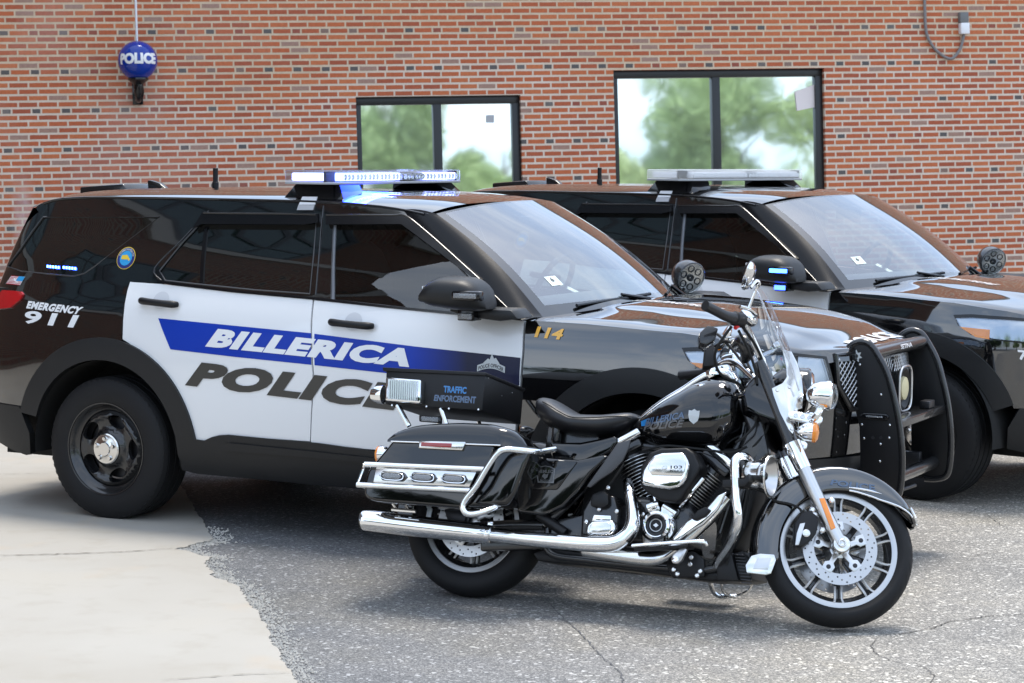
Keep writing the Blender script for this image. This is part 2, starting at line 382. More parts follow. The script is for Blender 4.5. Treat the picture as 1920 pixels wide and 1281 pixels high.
def brick(zA, phase=0.0, weather=True, shade_tone=1.0):
    """modular brick, every sixth course alternates stretchers and headers; x along the wall, z up, in metres"""
    m = bpy.data.materials.new('brickwork'); m.use_nodes = True; t = NT(m); b = t.n['Principled BSDF']; o = t.obj()
    sx = t.new('ShaderNodeSeparateXYZ'); t.val(o, sx.inputs[0]); x, z = sx.outputs[0], sx.outputs[2]
    wob = t.m('MULTIPLY_ADD', t.noise(o, 7, 2), .006, -.003)
    x = t.m('ADD', x, wob); z = t.m('ADD', z, t.m('MULTIPLY', wob, .6))
    c = .4064/6; L = .2032
    rz = t.m('DIVIDE', t.m('SUBTRACT', z, zA-c/2), c); row = t.m('FLOOR', rz); fz = t.m('MULTIPLY', t.m('SUBTRACT', rz, row), c)
    k6 = t.m('FLOORED_MODULO', row, 6.0); hd = t.m('LESS_THAN', k6, .5)
    off = t.m('MULTIPLY', t.m('FLOORED_MODULO', row, 2.0), .5)
    off = t.m('ADD', off, t.m('MULTIPLY', t.m('SINE', t.m('MULTIPLY', row, 12.9)), .05))
    u = t.m('ADD', t.m('DIVIDE', x, L), off); cu = t.m('FLOOR', u); fu = t.m('MULTIPLY', t.m('SUBTRACT', u, cu), L)
    dn = t.m('MINIMUM', fu, t.m('SUBTRACT', L, fu))                  # distance to the vertical joint, stretcher courses
    uh = t.m('DIVIDE', t.m('SUBTRACT', x, phase), L*1.5); ch = t.m('FLOOR', uh); fh = t.m('MULTIPLY', t.m('SUBTRACT', uh, ch), L*1.5)
    ish = t.m('GREATER_THAN', fh, L); d0 = t.m('MINIMUM', fh, t.m('SUBTRACT', L*1.5, fh)); dh = t.m('MINIMUM', d0, t.m('ABSOLUTE', t.m('SUBTRACT', fh, L)))
    def sel(f, a, bb): return t.m('ADD', t.m('MULTIPLY', f, bb), t.m('MULTIPLY', t.m('SUBTRACT', 1.0, f), a))
    dx = sel(hd, dn, dh); header = t.m('MULTIPLY', hd, ish)
    col = sel(hd, cu, t.m('ADD', t.m('MULTIPLY', ch, 2.0), ish))
    dz = t.m('MINIMUM', fz, t.m('SUBTRACT', c, fz))
    rgh = t.m('MULTIPLY_ADD', t.noise(o, 60, 3), .006, -.003)
    e = t.m('MINIMUM', t.m('SUBTRACT', dx, .0092), t.m('SUBTRACT', dz, .0118))
    isb = t.m('MULTIPLY_ADD', t.m('ADD', e, rgh), 450.0, .5, True)
    wn = t.new('ShaderNodeTexWhiteNoise', noise_dimensions='2D'); cv = t.new('ShaderNodeCombineXYZ'); t.val(col, cv.inputs[0]); t.val(row, cv.inputs[1]); t.val(cv.outputs[0], wn.inputs['Vector'])
    sc = t.new('ShaderNodeSeparateColor'); t.val(wn.outputs['Color'], sc.inputs[0]); r1, r2, r3 = sc.outputs
    bc = t.ramp(r1, [(0, (.37,.094,.046)), (.35, (.455,.115,.047)), (.7, (.51,.135,.051)), (1, (.55,.170,.066))])
    bc = t.mix(t.m('GREATER_THAN', r2, .945), bc, (.36,.22,.17))
    hc = t.ramp(r3, [(0, (.11,.10,.098)), (.35, (.16,.14,.13)), (.5, (.24,.16,.13)), (.66, (.30,.085,.055)), (1, (.32,.12,.07))], 'CONSTANT')
    bc = t.mix(header, bc, hc)
    n = t.new('ShaderNodeMix', data_type='RGBA', blend_type='MULTIPLY'); n.inputs[0].default_value = 1; t.val(bc, n.inputs[6])
    t.val(t.ramp(t.noise(o, 35, 4, .7), [(.25, (.78,.74,.72)), (.7, (1.1,1.08,1.06))]), n.inputs[7]); bc = n.outputs[2]
    mc = t.ramp(t.noise(o, 9, 3), [(.3, (.56,.42,.29)), (.7, (.66,.51,.36))])
    if weather:
        zn = t.m('ADD', z, t.m('MULTIPLY', t.noise(o, .35, 2), 2.4)); wm = t.m('MULTIPLY_ADD', zn, -2.2, 11.4, True)
        mc = t.mix(wm, mc, t.ramp(t.noise(o, 5, 4), [(.3, (.62,.49,.38)), (.7, (.72,.60,.50))]))
        # pale bloom that washed out of the joints, one streak low on the left and a cloudy patch above it
        sxx = t.m('SUBTRACT', x, -5.17); sm = t.m('MULTIPLY', t.m('SUBTRACT', 1.0, t.m('MULTIPLY', t.m('ABSOLUTE', sxx), 7.5), clamp=True), t.m('MULTIPLY_ADD', z, -2.2, 6.3, True))
        sm = t.m('MULTIPLY', sm, t.m('MULTIPLY_ADD', t.noise(o, 9, 4), 1.8, -.2, True))
        bc = t.mix(t.m('MULTIPLY', sm, .85), bc, (.62,.54,.55))
        ef = t.m('MULTIPLY', t.m('MULTIPLY_ADD', x, -.45, -.85, True), t.m('MULTIPLY_ADD', t.noise(o, .9, 4), 3, -1.35, True))
        bc = t.mix(t.m('MULTIPLY', ef, .38), bc, (.58,.42,.38))
    colr = t.mix(isb, mc, bc)
    if shade_tone < 1: colr = t.mix(shade_tone, (0,0,0), colr)  # darkens bricks and mortar alike, shade put into the colour
    t.val(colr, b.inputs['Base Color']); b.inputs['Roughness'].default_value = .82
    t.val(t.bump(t.m('ADD', isb, t.m('MULTIPLY', t.noise(o, 90, 3), .25)), .6, .006), b.inputs['Normal']); return m

# ---------- sky and sun ----------
w = bpy.data.worlds.new('World'); SC.world = w; w.use_nodes = True; t = NT(w)
bg = t.n['Background']; sky = t.new('ShaderNodeTexSky', sky_type='NISHITA'); sky.sun_disc = False
SUN_EL, SUN_AZ = rad(72), rad(20)      # azimuth measured from +Y toward +X
sky.sun_elevation = SUN_EL; sky.sun_rotation = SUN_AZ; sky.dust_density = 1.6; sky.air_density = 1.0; sky.altitude = 50
tc = t.new('ShaderNodeTexCoord').outputs['Generated']
mp = t.new('ShaderNodeMapping'); t.val(tc, mp.inputs[0]); mp.inputs['Scale'].default_value = (1, 1, 2.6)
cl = t.noise(mp.outputs[0], 1.9, 7, .6)
cm = t.m('MULTIPLY_ADD', cl, 3.4, -1.55, True)
base = t.mix(.60, sky.outputs[0], (4.9, 6.1, 7.9)); cc = t.mix(t.m('MULTIPLY', cm, .8), base, (8.6, 8.9, 9.3))
t.val(cc, bg.inputs[0]); bg.inputs[1].default_value = .15
sl = bpy.data.lights.new('sun', 'SUN'); sl.energy = 2.1; sl.angle = rad(20); sl.color = (1, .93, .83)
so = bpy.data.objects.new('sun', sl); COL.objects.link(so)
d = Vector((math.sin(SUN_AZ)*math.cos(SUN_EL), math.cos(SUN_AZ)*math.cos(SUN_EL), math.sin(SUN_EL)))
so.rotation_euler = d.to_track_quat('Z', 'Y').to_euler()

# ---------- camera ----------
R = [[0.999962, -0.000813, 0.008623], [0.008524, -0.084241, -0.996409], [0.001537, 0.996445, -0.084231]]
cd = bpy.data.cameras.new('camera'); co = bpy.data.objects.new('camera', cd); COL.objects.link(co); SC.camera = co
X, Y, Z = Vector(R[0]), -Vector(R[1]), -Vector(R[2])
mw = Matrix((X, Y, Z)).transposed().to_4x4(); mw.translation = (-0.06906, 0.07973, 1.96753); co.matrix_world = mw
cd.sensor_width = 36; cd.lens = 4235.383/1920*36; cd.clip_end = 600; cd.clip_start = .1
cd.dof.use_dof = True; cd.dof.focus_distance = 10.6; cd.dof.aperture_fstop = 9.0

# ---------- ground ----------
def sheet(name, P, z, m, kind='structure', y=None):
    me = bpy.data.meshes.new(name); me.from_pydata([(a, b, z) for a, b in P], [], [tuple(range(len(P)))]); me.update()
    o = link(name, me, m, smooth=False); o['kind'] = kind; return o
MASP = asphalt(); MCON = concrete()
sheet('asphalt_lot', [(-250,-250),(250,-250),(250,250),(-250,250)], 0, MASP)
edge = [(-1.973,13.115),(-1.925,12.932),(-1.859,12.618),(-1.809,12.430),(-1.748,12.139),(-1.683,11.896),(-1.635,11.662),(-1.584,11.469),(-1.545,11.298),(-1.556,11.236),(-1.608,11.187),(-1.645,11.080),(-1.700,11.003),(-1.623,10.962),(-1.539,10.836),(-1.489,10.810),(-1.501,10.669),(-1.468,10.520),(-1.420,10.402),(-1.439,10.336),(-1.376,10.248),(-1.328,10.174),(-1.262,10.065),(-1.243,9.944),(-1.212,9.861),(-1.196,9.768),(-1.167,9.654),(-1.122,9.533),(-1.092,9.371),(-1.050,9.225),(-1.016,9.023),(-0.992,8.897),(-0.951,8.747),(-0.931,8.628),(-0.890,8.486),(-0.865,8.366),(-0.827,8.216),(-0.764,7.902),(-0.663,7.404)]
rj = random.Random(3); e2 = []
for i in range(len(edge)-1):
    for k in range(5):
        f = k/5; e2.append((edge[i][0]*(1-f)+edge[i+1][0]*f+rj.uniform(-.008,.008), edge[i][1]*(1-f)+edge[i+1][1]*f+rj.uniform(-.010,.010)))
top = [(-1.973,13.115),(-2.294,14.432)]
dv = Vector((top[1][0]-top[0][0], top[1][1]-top[0][1])).normalized()
far = (top[0][0]+dv.x*9.4, top[0][1]+dv.y*9.4)
poly = [far] + e2 + [(e2[-1][0]+.6, 4.0), (.6, -8), (-40, -8), (-40, far[1]+2)]
mb = MB(); n = len(poly)
mb.add([(a, b, .012) for a, b in poly] + [(a, b, -.05) for a, b in poly], [tuple(range(n))] + [(i, i+n, (i+1)%n+n, (i+1)%n) for i in range(n)])
tag(mb.done('concrete_apron', MCON, smooth=False), kind='structure')
# crumbled edge: loose pale grit along the break
def grit(name, pts, spread, count, m, size=(.004,.011), z=.004):
    mb = MB(); r = random.Random(5)
    for _ in range(count):
        i = r.randrange(len(pts)-1); f = r.random(); x = pts[i][0]*(1-f)+pts[i+1][0]*f+r.gauss(spread*.45, spread*.5); y = pts[i][1]*(1-f)+pts[i+1][1]*f+r.gauss(0, .03)
        s = r.uniform(*size); a = r.random()*6; V = [(x+s*math.cos(a+k*2.1)*r.uniform(.6,1.1), y+s*math.sin(a+k*2.1)*r.uniform(.6,1.1), z) for k in range(3)] + [(x, y, z+s*.8)]
        mb.add(V, [(0,1,3),(1,2,3),(2,0,3)])
    return tag(mb.done(name, m, smooth=False), kind='stuff')
MG = mat('grit', (.46,.44,.40), .9, var=.45, vscale=40)
g1 = grit('loose_gravel', edge[6:38], .075, 3000, MG, (.003,.010))
tag(g1, 'pale crumbled grit along the broken edge of the concrete', 'gravel')
MCR = mat('crack_dark', (.075,.07,.065), .95, var=.3, vscale=30)
def crack(name, P, w, m=MCR, z=.004):
    r = random.Random(len(P)*7); Q = []
    for i in range(len(P)-1):
        for k in range(12):
            f = k/12; Q.append((P[i][0]*(1-f)+P[i+1][0]*f+r.gauss(0,w*.8), P[i][1]*(1-f)+P[i+1][1]*f+r.gauss(0,w*.8)))
    Q.append(P[-1]); V = []; F = []
    for i, q in enumerate(Q):
        a = Q[max(i-1,0)]; b = Q[min(i+1,len(Q)-1)]; L = math.hypot(b[0]-a[0], b[1]-a[1]) or 1; nx, ny = -(b[1]-a[1])/L, (b[0]-a[0])/L
        ww = w*r.uniform(.15, 1)*(.35+min(i, len(Q)-1-i, 10)/15); V += [(q[0]+nx*ww, q[1]+ny*ww, z), (q[0]-nx*ww, q[1]-ny*ww, z)]
    F = [(2*i, 2*i+1, 2*i+3, 2*i+2) for i in range(len(Q)-1)]
    me = bpy.data.meshes.new(name); me.from_pydata(V, [], F); me.update(); return tag(link(name, me, m, smooth=False), kind='structure')
crack('pavement_crack', [(1.474,9.200),(1.555,9.224),(1.696,9.333),(1.803,9.487),(1.930,9.558),(2.008,9.605),(2.157,9.655),(2.336,9.731)], .0045)
crack('pavement_crack', [(1.452,9.159),(1.392,8.997),(1.393,8.844),(1.429,8.733),(1.482,8.680)], .003)
crack('pavement_crack', [(1.518,8.700),(1.544,8.592),(1.553,8.487),(1.516,8.374),(1.518,8.216)], .003)
crack('pavement_crack', [(2.409,12.284),(2.498,12.435),(2.618,12.667)], .004)
crack('pavement_crack', [(2.562,12.402),(2.557,12.079),(2.575,11.874)], .003)
crack('pavement_crack', [(2.144,10.979),(2.274,11.102),(2.387,11.196)], .003)
crack('pavement_crack', [(0.097,9.941),(0.149,9.596),(0.239,9.173),(0.291,8.840),(0.359,8.514),(0.382,8.177)], .004, mat('seam_tar', (.10,.10,.105), .9, var=.3, vscale=30))
crack('expansion_joint', [(-2.594,10.758),(-2.347,10.798),(-2.102,10.853),(-1.905,10.905),(-1.700,11.003)], .006, mat('joint_dark', (.07,.06,.045), .95), .0165)
crack('expansion_joint', [(-3.225,13.451),(-2.979,13.488),(-2.805,13.498)], .004, mat('joint_pale', (.18,.16,.12), .95), .0165)
crack('expansion_joint', [(-1.341,8.256),(-1.116,8.340),(-0.874,8.400)], .005, mat('joint_faint', (.24,.22,.18), .95), .0165)

# ---------- brick building behind the vehicles ----------
WO, WX, WN, WU = (0,24.6624,-.9994), (.97927,.20087,.02623), (-.19952,.97878,-.04667), (-.03505,.04047,.99857)
zA = 4.28263426140606; hp = [(-5.003,4.279)][0][0]
MB1 = brick(zA, hp+.0508-.3048)
MW = Matrix((Vector(WX), Vector(WN), Vector(WU))).transposed().to_4x4(); MW.translation = WO
bld = empty('brick_building', rot=MW)
tag(bld, 'red brick building wall with two black framed windows behind the vehicles', 'building')
w1 = [(-1.641,3.574),(0.167,3.562)]; w2 = [(1.216,3.829),(3.648,3.815)]
sill = .55
wins = [(w1[0][0], w1[1][0], w1[0][1], [(-0.748,3.516)][0][0]), (w2[0][0], w2[1][0], w2[0][1], [(2.404,3.769)][0][0])]
mb = MB(); xs = [-34, wins[0][0], wins[0][1], wins[1][0], wins[1][1], 40]
for i in range(5):
    if i in (1, 3):
        tp = wins[(i-1)//2][2]; mb.box((xs[i], 0, .55), (xs[i+1], .35, sill+1)); mb.box((xs[i], 0, tp), (xs[i+1], .35, 7.4))
    else: mb.box((xs[i], 0, .55), (xs[i+1], .35, 7.4))
mb.done('wall', MB1, bld, smooth=False)
mb = MB(); mb.box((-34.1, -.08, 7.4), (40.1, .45, 7.62)); mb.done('coping', mat('coping_metal', (.30,.29,.27), .5), bld, bevel=.01)
MWG = bpy.data.materials.new('window_mirror_glass'); MWG.use_nodes = True; tt = NT(MWG); pb = tt.n['Principled BSDF']
pb.inputs['Base Color'].default_value = (.90,.95,.90,1); pb.inputs['Metallic'].default_value = .93; pb.inputs['Roughness'].default_value = .03
tt.val(tt.bump(tt.noise(tt.obj(), .8, 2), .05, .05), pb.inputs['Normal'])
MFR = mat('window_frame_black', (.012,.013,.014), .35)
for (a, b_, tp, mx_) in wins:
    z0 = sill+1; fr = MB(); f = .085
    fr.box((a, .06, tp-f), (b_, .16, tp)); fr.box((a, .06, z0), (b_, .16, z0+f)); fr.box((a, .062, z0+f), (a+f*.72, .158, tp-f)); fr.box((b_-f, .062, z0+f), (b_, .158, tp-f)); fr.box((mx_-.045, .058, z0+f), (mx_+.045, .162, tp-f))
    wf = fr.done('window', MFR, bld, bevel=.004)
    MB().box((a+.03, .115, z0+.02), (b_-.03, .125, tp-.02)).done('pane', MWG, wf, smooth=False)
q = [(-0.196,3.365),(-0.113,3.364),(-0.115,3.283),(-0.198,3.284)]
MB().prism(q, .100, .104).done('vent_grille', mat('vent_gray', (.45,.45,.47), .6), bld, smooth=False)
q = [(3.336,3.576),(3.583,3.657),(3.584,3.400),(3.356,3.361)]
MB().prism(q, .100, .103).done('window_notice', mat('notice_paper', (.80,.72,.70), .6), bld, smooth=False)

# police globe lamp on the wall
gc = [(-3.954,3.960)][0]; gr = .205
gl = empty('police_globe_lamp', rot=MW @ Matrix.Translation((gc[0], -.30, gc[1])))
tag(gl, 'blue glass globe lamp lettered POLICE in white on the brick wall', 'lamp')
MGB = mat('blue_globe_glass', (.0,.030,.30), .10, coat=.3, spec=.4)
MB().lathe([(gr*math.sin(a), -gr*math.cos(a)) for a in lin(.02, PI-.02, 30)], n=40).done('globe', MGB, gl)
V, F = text_geo('POLICE', .06); out = []
for x, y in V:
    a = (x-.5)*2.1; z_ = (y-.5)*.115+.010; r = math.sqrt(gr*gr-z_*z_)+.003
    out.append((r*math.sin(a), -r*math.cos(a), z_))
me = bpy.data.meshes.new('lettering'); me.from_pydata(out, [], F); link('lettering', me, M['white_vinyl'], gl, smooth=False)
mb = MB(); mb.lathe([(.09, -.175), (.105, -.18), (.108, -.20), (.075, -.225), (.05, -.25), (.048, -.33), (.03, -.36), (0, -.36)], n=28); mb.done('holder', M['black_trim'], gl)
MB().tube([(0, 0, -.30), (.0, .02, -.37), (0, .10, -.40), (0, .20, -.36), (0, .255, -.30)], .032, 12).box((-.055, .255, -.44), (.055, .30, -.2)).tube([(.035, -.02, -.24), (.045, .0, -.33), (.03, .04, -.39), (.0, .03, -.41)], .012, 8).done('bracket', M['black_trim'], gl, bevel=.004)
MB().cyl((0, 0, gr-.005), (0, 0, 1.6), .0125, 12).done('drop_rod', mat('rod_white', (.70,.72,.76), .35), gl)
# conduit with outlet box
q = [(4.846,4.758),(4.847,4.459),(4.855,4.249),(4.891,4.129),(4.972,4.014),(5.079,3.935),(5.156,3.916),(5.208,3.952),(5.268,4.036),(5.302,4.144),(5.316,4.216)]
cn = MB().tube([(a, -.03, b) for a, b in q], .0165, 10).done('cable_conduit', mat('conduit_gray', (.20,.19,.19), .5), M=MW)
tag(cn, 'grey conduit looping down the brick wall to a small outlet', 'conduit')
q = [(5.254,4.436),(5.357,4.436),(5.359,4.189),(5.256,4.190)]
ob = empty('outlet_box', rot=MW @ Matrix.Translation((q[0][0], 0, q[3][1])))
tag(ob, 'small grey outlet box with white lower cover high on the wall', 'outlet')
bw = q[1][0]-q[0][0]; bh = q[0][1]-q[3][1]
MB().box((0, -.07, bh*.52), (bw, -.001, bh)).done('housing', mat('box_gray', (.16,.16,.16), .5), ob, bevel=.006)
MB().box((.002, -.085, 0), (bw+.006, -.001, bh*.51)).done('cover', mat('cover_white', (.82,.82,.84), .4), ob, bevel=.01)

# ---------- surroundings that show in the reflections ----------
wing = empty('building_wing', (-9.5, 22.6, 0)); wing.rotation_euler = (0, 0, rad(-96))
tag(wing, 'brick wing with gridded windows standing to the left, mirrored in the side of the vehicles', 'building')
MB2 = brick(4.0, 0, False, .20)  # wing brick darkened as a whole, its shade put into the colour
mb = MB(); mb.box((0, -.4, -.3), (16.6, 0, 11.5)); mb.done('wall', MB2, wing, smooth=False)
MST = mat('band_stone', (.25,.245,.23), .8); MLG = mat('window_dark_glass', (.02,.04,.04), .05, spec=.8)
mb = MB(); mb.box((0, .002, 4.55), (16.6, .06, 4.85)).box((0, .002, 8.6), (16.6, .06, 8.85)); mb.done('sill_band', MST, wing, smooth=False)
mb = MB(); mb.box((-.1, -.5, 11.5), (16.7, .1, 11.75)); mb.done('coping', MST, wing, smooth=False)
MGR = mat('pale_window', (.28,.34,.32), .1, spec=.8)
for k in range(6):
    x0 = 1.6+(k % 3)*5.2; zz0 = 4.85 if k < 3 else 8.85; m1 = MB(); m1.box((x0, .004, zz0), (x0+2.9, .03, zz0+2.1)); wi = m1.done('window', MLG if k % 3 else MGR, wing, smooth=False)
    m2 = MB()
    for j in range(5): m2.box((x0+j*.7, .032, zz0), (x0+j*.7+.07, .06, zz0+2.1))
    for q_ in (0, .68, 1.36, 2.03): m2.box((x0, .058, zz0+q_), (x0+2.9, .063, zz0+q_+.07))
    m2.done('glazing_bars', MFR, wi, smooth=False)
# trees behind the photographer
def tree(x, y, h, w_, seed, lab, col):
    r = random.Random(seed); root = empty('broadleaf_tree', (x, y, 0)); tag(root, lab, 'tree', 'trees behind the photographer')
    tb = MB(); tb.tube([(0,0,-.1),(.1,.05,h*.3),(-.05,.1,h*.6),(0,0,h*.9)], [.35,.27,.16,.04], 8)
    for k in range(6):
        a = k*1.05; tb.tube([(0,0,h*(.3+.07*k)), (math.cos(a)*w_*.3, math.sin(a)*w_*.3, h*(.5+.06*k)), (math.cos(a)*w_*.6, math.sin(a)*w_*.6, h*(.6+.05*k))], [.12,.08,.03], 6)
    tb.done('trunk', mat('bark', (.09,.07,.05), .9), root)
    cb = MB(); lob = [(r.uniform(-.6,.6)*w_, r.uniform(-.6,.6)*w_, h*r.uniform(.35,.88), w_*r.uniform(.28,.5)) for _ in range(16)]
    for _ in range(9000):
        cx, cy, cz, cr = lob[r.randrange(16)]; d = Vector((r.gauss(0,1), r.gauss(0,1), r.gauss(0,1))).normalized()*cr*(r.random()**.35)
        p = Vector((cx, cy, cz))+d; s = r.uniform(.10, .24); a = Vector((r.gauss(0,1), r.gauss(0,1), r.gauss(0,1))).normalized()*s; b = a.orthogonal().normalized()*s*.6
        cb.add([p-a, p+b, p+a, p-b], [(0,1,2,3)])
    cb.done('crown', col, root, smooth=False)
LF = []
for i, c in enumerate(((.42,.54,.24), (.50,.60,.30), (.36,.48,.22))):
    m = mat('foliage', c, .6, var=.5, vscale=1.2); b = m.node_tree.nodes['Principled BSDF']; b.inputs['Subsurface Weight'].default_value = 0; LF.append(m)
for i, (x, y, h, w_) in enumerate([(12,-42,9,4.4),(17,-41,10.5,3.6),(22,-40,11.6,2.7),(26.8,-39,9.2,2.6),(31.6,-40,9.4,2.4),(37.6,-40,14.2,3.9),(42.8,-38,13.2,4.0),(49,-40,15,5.5),(57,-38,12,5.5),(4,-46,10,4.5),(-6,-48,12,5),(-16,-46,11,5),(66,-36,12,5)]):
    tree(x, y, h, w_, 11+i, ['tall leafy green tree', 'low bushy green tree', 'pale green spreading tree'][i % 3]+' at place %s of the row behind the camera' % ['far left end','left','near left','second left','middle left','middle','middle right','second right','near right','right','outer right','far right','far right end'][i], LF[i % 3])

LD = mat('dark_foliage', (.05,.09,.03), .7, var=.5, vscale=1.2)
for i, (x, y, h, w_) in enumerate([(-16,-16,5,4),(-24,-12,4.5,4.2),(-13,-19,5.5,4),(-9,-22,6,4.2),(-22,-24,5.5,4.5)]):  # unseen trees added so upright paint mirrors a dark band
    tree(x, y, h, w_, 61+i, ['dark tree left of the camera beyond the end of the brick wing', 'dark taller tree nearest the brick wing', 'low dark tree behind and left of the camera', 'dark round tree farthest behind on the left', 'dark broad tree farthest out to the left'][i], LD)

def frosted():
    m = bpy.data.materials.new('frosted_clear'); m.use_nodes = True; t = NT(m); t.n.remove(t.n['Principled BSDF'])
    a = t.new('ShaderNodeBsdfTransparent'); b = t.new('ShaderNodeBsdfTranslucent'); b.inputs[0].default_value = (.95,.96,.97,1); c = t.new('ShaderNodeBsdfDiffuse'); c.inputs[0].default_value = (.9,.91,.92,1)
    x = t.new('ShaderNodeMixShader'); x.inputs[0].default_value = .45; t.l.new(b.outputs[0], x.inputs[1]); t.l.new(c.outputs[0], x.inputs[2])
    y = t.new('ShaderNodeMixShader'); y.inputs[0].default_value = .30; t.l.new(a.outputs[0], y.inputs[1]); t.l.new(x.outputs[0], y.inputs[2])
    t.l.new(y.outputs[0], t.n['Material Output'].inputs[0]); return m
M['frosted'] = frosted()
# ---------- police SUV ----------
def arc(cx, cz, r, a0, a1, n=24): return [(cx+r*math.cos(rad(a0+(a1-a0)*i/(n-1))), cz+r*math.sin(rad(a0+(a1-a0)*i/(n-1)))) for i in range(n)]
WB = 3.07; WR = .381
TN = _t[-1]
def place_text(name, txt, c, mt, root, bold=.03, off=.004, space=1.0):
    return text(name, txt, c, mt, root, lambda a, b: S(a, b, off), bold, space)
# hood and roof shapes
HE = [(2.452,1.164),(2.567,1.168),(2.777,1.165),(3.052,1.152),(3.268,1.143),(3.580,1.107),(3.821,1.061)]
HE = HE + [(HE[-1][0]+.14, HE[-1][1]-.006)]
hez = pchip(HE); HT0, HT1 = HE[0][0], HE[-1][0]
bowf = pchip([(HT0, .30), (2.9, .22), (3.3, .10), (3.6, .03), (3.8, .06), (HT1, .02)])
crf = pchip([(HT0, .062), (3.0, .052), (3.5, .030), (HT1, .010)])
NOSE = 3.995
def hood(t, s):
    e = S(t, hez(t)); f = (t-HT0)/(HT1-HT0)
    xc = 2.78+(NOSE-2.78)*f
    k = 1-abs(s)**2.2; x = e[0]+(xc-e[0])*k
    a = abs(s); ridge = .014/(1+math.exp((a-.56)*34))*(1-.3*f)
    z = e[2]+crf(t)*(1-abs(s)**2.0)+ridge*(1-max(0, f-.8)*5) - .012*max(0, a-.93)/.07
    return (x, e[1]*-s, z)
def hoodxy(x, y, o=.003):
    t, s = x, -.3
    for _ in range(25):
        p = hood(t, s); t += (x-p[0])*.7; t = min(max(t, HT0), HT1); ye = -S(t, hez(t))[1]; s = y/ye
    p = hood(t, s); return (p[0], p[1], p[2]+o)
RE = [(-1.02, 1.628), (-.74, 1.655), (-.55, 1.688), (-.25, 1.702), (.3, 1.706), (.8, 1.706), (1.2, 1.702), (1.5, 1.688), (1.66, 1.672), (1.80, 1.650)]
rez = pchip(RE)
rcf = pchip([(-1.02, .030), (-.6, .036), (0, .042), (.8, .046), (1.4, .050), (1.8, .056)])
def roof(t, s, ribs=True):
    e = S(t, rez(t)); k = 1-abs(s)**4.5
    x = e[0]+(.15*max(0, (t-.9)/.9)**1.5 - .10*max(0, (-.6-t)/.42))*(1-s*s)
    z = e[2]+rcf(t)*k
    if ribs and t < 1.55:
        z -= .007*sum(math.exp(-((s-c)/.035)**2) for c in (-.72, -.5, -.27, 0, .27, .5, .72))*min(1, (1.55-t)*4)
    return (x, e[1]*-s, z)
WT0, WT1 = (1.808, .70, 1.648), (2.50, .80, 1.168)
def wshield(u, v, o=0):
    """u -1..1 across, v 0 top..1 bottom"""
    tx = 1.835+.15*(1-u*u); bx = WT1[0]+.27*(1-u*u)
    x = tx+(bx-tx)*v; y = u*(.700+(.835-.700)*v); z = (1.652+.058*(1-abs(u)**2.6))*(1-v)+(1.170+.028*(1-u*u))*v
    b = .035*math.sin(PI*v)
    return (x+b*.55+o*.55, y, z+b*.8+o*.8)

def wheel(root, cx, side, yo=.975):
    def T(P): return Matrix.Translation((cx, side*yo, WR)) @ Matrix.Rotation(0 if side < 0 else PI, 4, 'Z')
    MX = T(0)   # local: outward = -Y, face plane y=0
    g = []
    for k in range(4):
        c = .045+k*.055; g += [(WR-.002, c-.006), (WR-.012, c-.004), (WR-.012, c+.004), (WR-.002, c+.006)]
    prof = [(.235, .03), (.243, .004), (.262, -.004), (.30, -.007), (.335, -.001), (.358, .008), (.372, .022)] + g + [(.372, .233), (.355, .25), (.30, .262), (.24, .255), (.235, .22)]
    mb = MB().lathe(prof, (0,0,0), (0,1,0), 72, cap=False)
    for k in range(60):     # shoulder lugs
        a = 2*PI*k/60; R_ = Matrix.Rotation(a, 4, 'Y')
        mb.box((-.009, .014, .355), (.009, .030, .3685), R_)
    ty = mb.done('wheel', M['rubber'], root, M=MX, angle=30)
    mb = MB().lathe([(.240, .0), (.246, -.001), (.247, .006), (.238, .012), (.228, .03), (.215, .045), (.205, .05), (.205, .16), (.236, .2)], (0,0,0), (0,1,0), 64, cap=False)
    rim = mb.done('rim', M['black_steel'], ty, M=MX)
    holes = []
    for k in range(5):
        a = PI/2-.30+k*2*PI/5; c = (.148*math.cos(a), .148*math.sin(a)); H = []
        for j in range(20):
            b = 2*PI*j/20; lx, ly = .056*math.cos(b), .036*math.sin(b)
            rr = c[0]-lx*math.sin(a)+ly*math.cos(a), c[1]+lx*math.cos(a)+ly*math.sin(a); H.append(rr)
        holes.append(H)
    Y_ = pchip([(0, .02), (.06, .012), (.085, .020), (.11, .042), (.15, .040), (.175, .022), (.195, .045), (.21, .06)])
    def sf(a, b, o):
        r = math.hypot(a, b); q = 0
        for k in range(5):
            an = PI/2-.30+k*2*PI/5; d = math.hypot(a-.148*math.cos(an), b-.148*math.sin(an)); q += .016*math.exp(-(d/.05)**2)
        p = MX @ Vector((a, Y_(r)-o+q, b)); return tuple(p) if side < 0 else (p.x, -p.y, p.z)
    panel('disc', [(.212*math.cos(2*PI*j/64), .212*math.sin(2*PI*j/64)) for j in range(64)], M['black_steel'], ty, side, 0, holes, .016, .025, surf=sf)
    MB().lathe([(.17, .10), (.21, .10)], (0,0,0), (0,1,0), 32, cap=False).lathe([(.04,.10),(.16,.10),(.165,.12)], (0,0,0), (0,1,0), 32).done('brake_disc', M['dark_metal'], ty, M=MX)
    mb = MB().lathe([(.0, -.012), (.034, -.012), (.037, -.006), (.052, .0), (.076, .002), (.082, .008), (.082, .02)], (0,0,0), (0,1,0), 40, cap=False)
    for k in range(5):
        a = PI/2+k*2*PI/5; mb.lathe([(.0, -.014), (.009, -.014), (.012, -.008), (.0125, .004)], (.056*math.cos(a), 0, .056*math.sin(a)), (0,1,0), 14, cap=False)
    mb.done('hub_cap', M['brushed'], ty, M=MX)

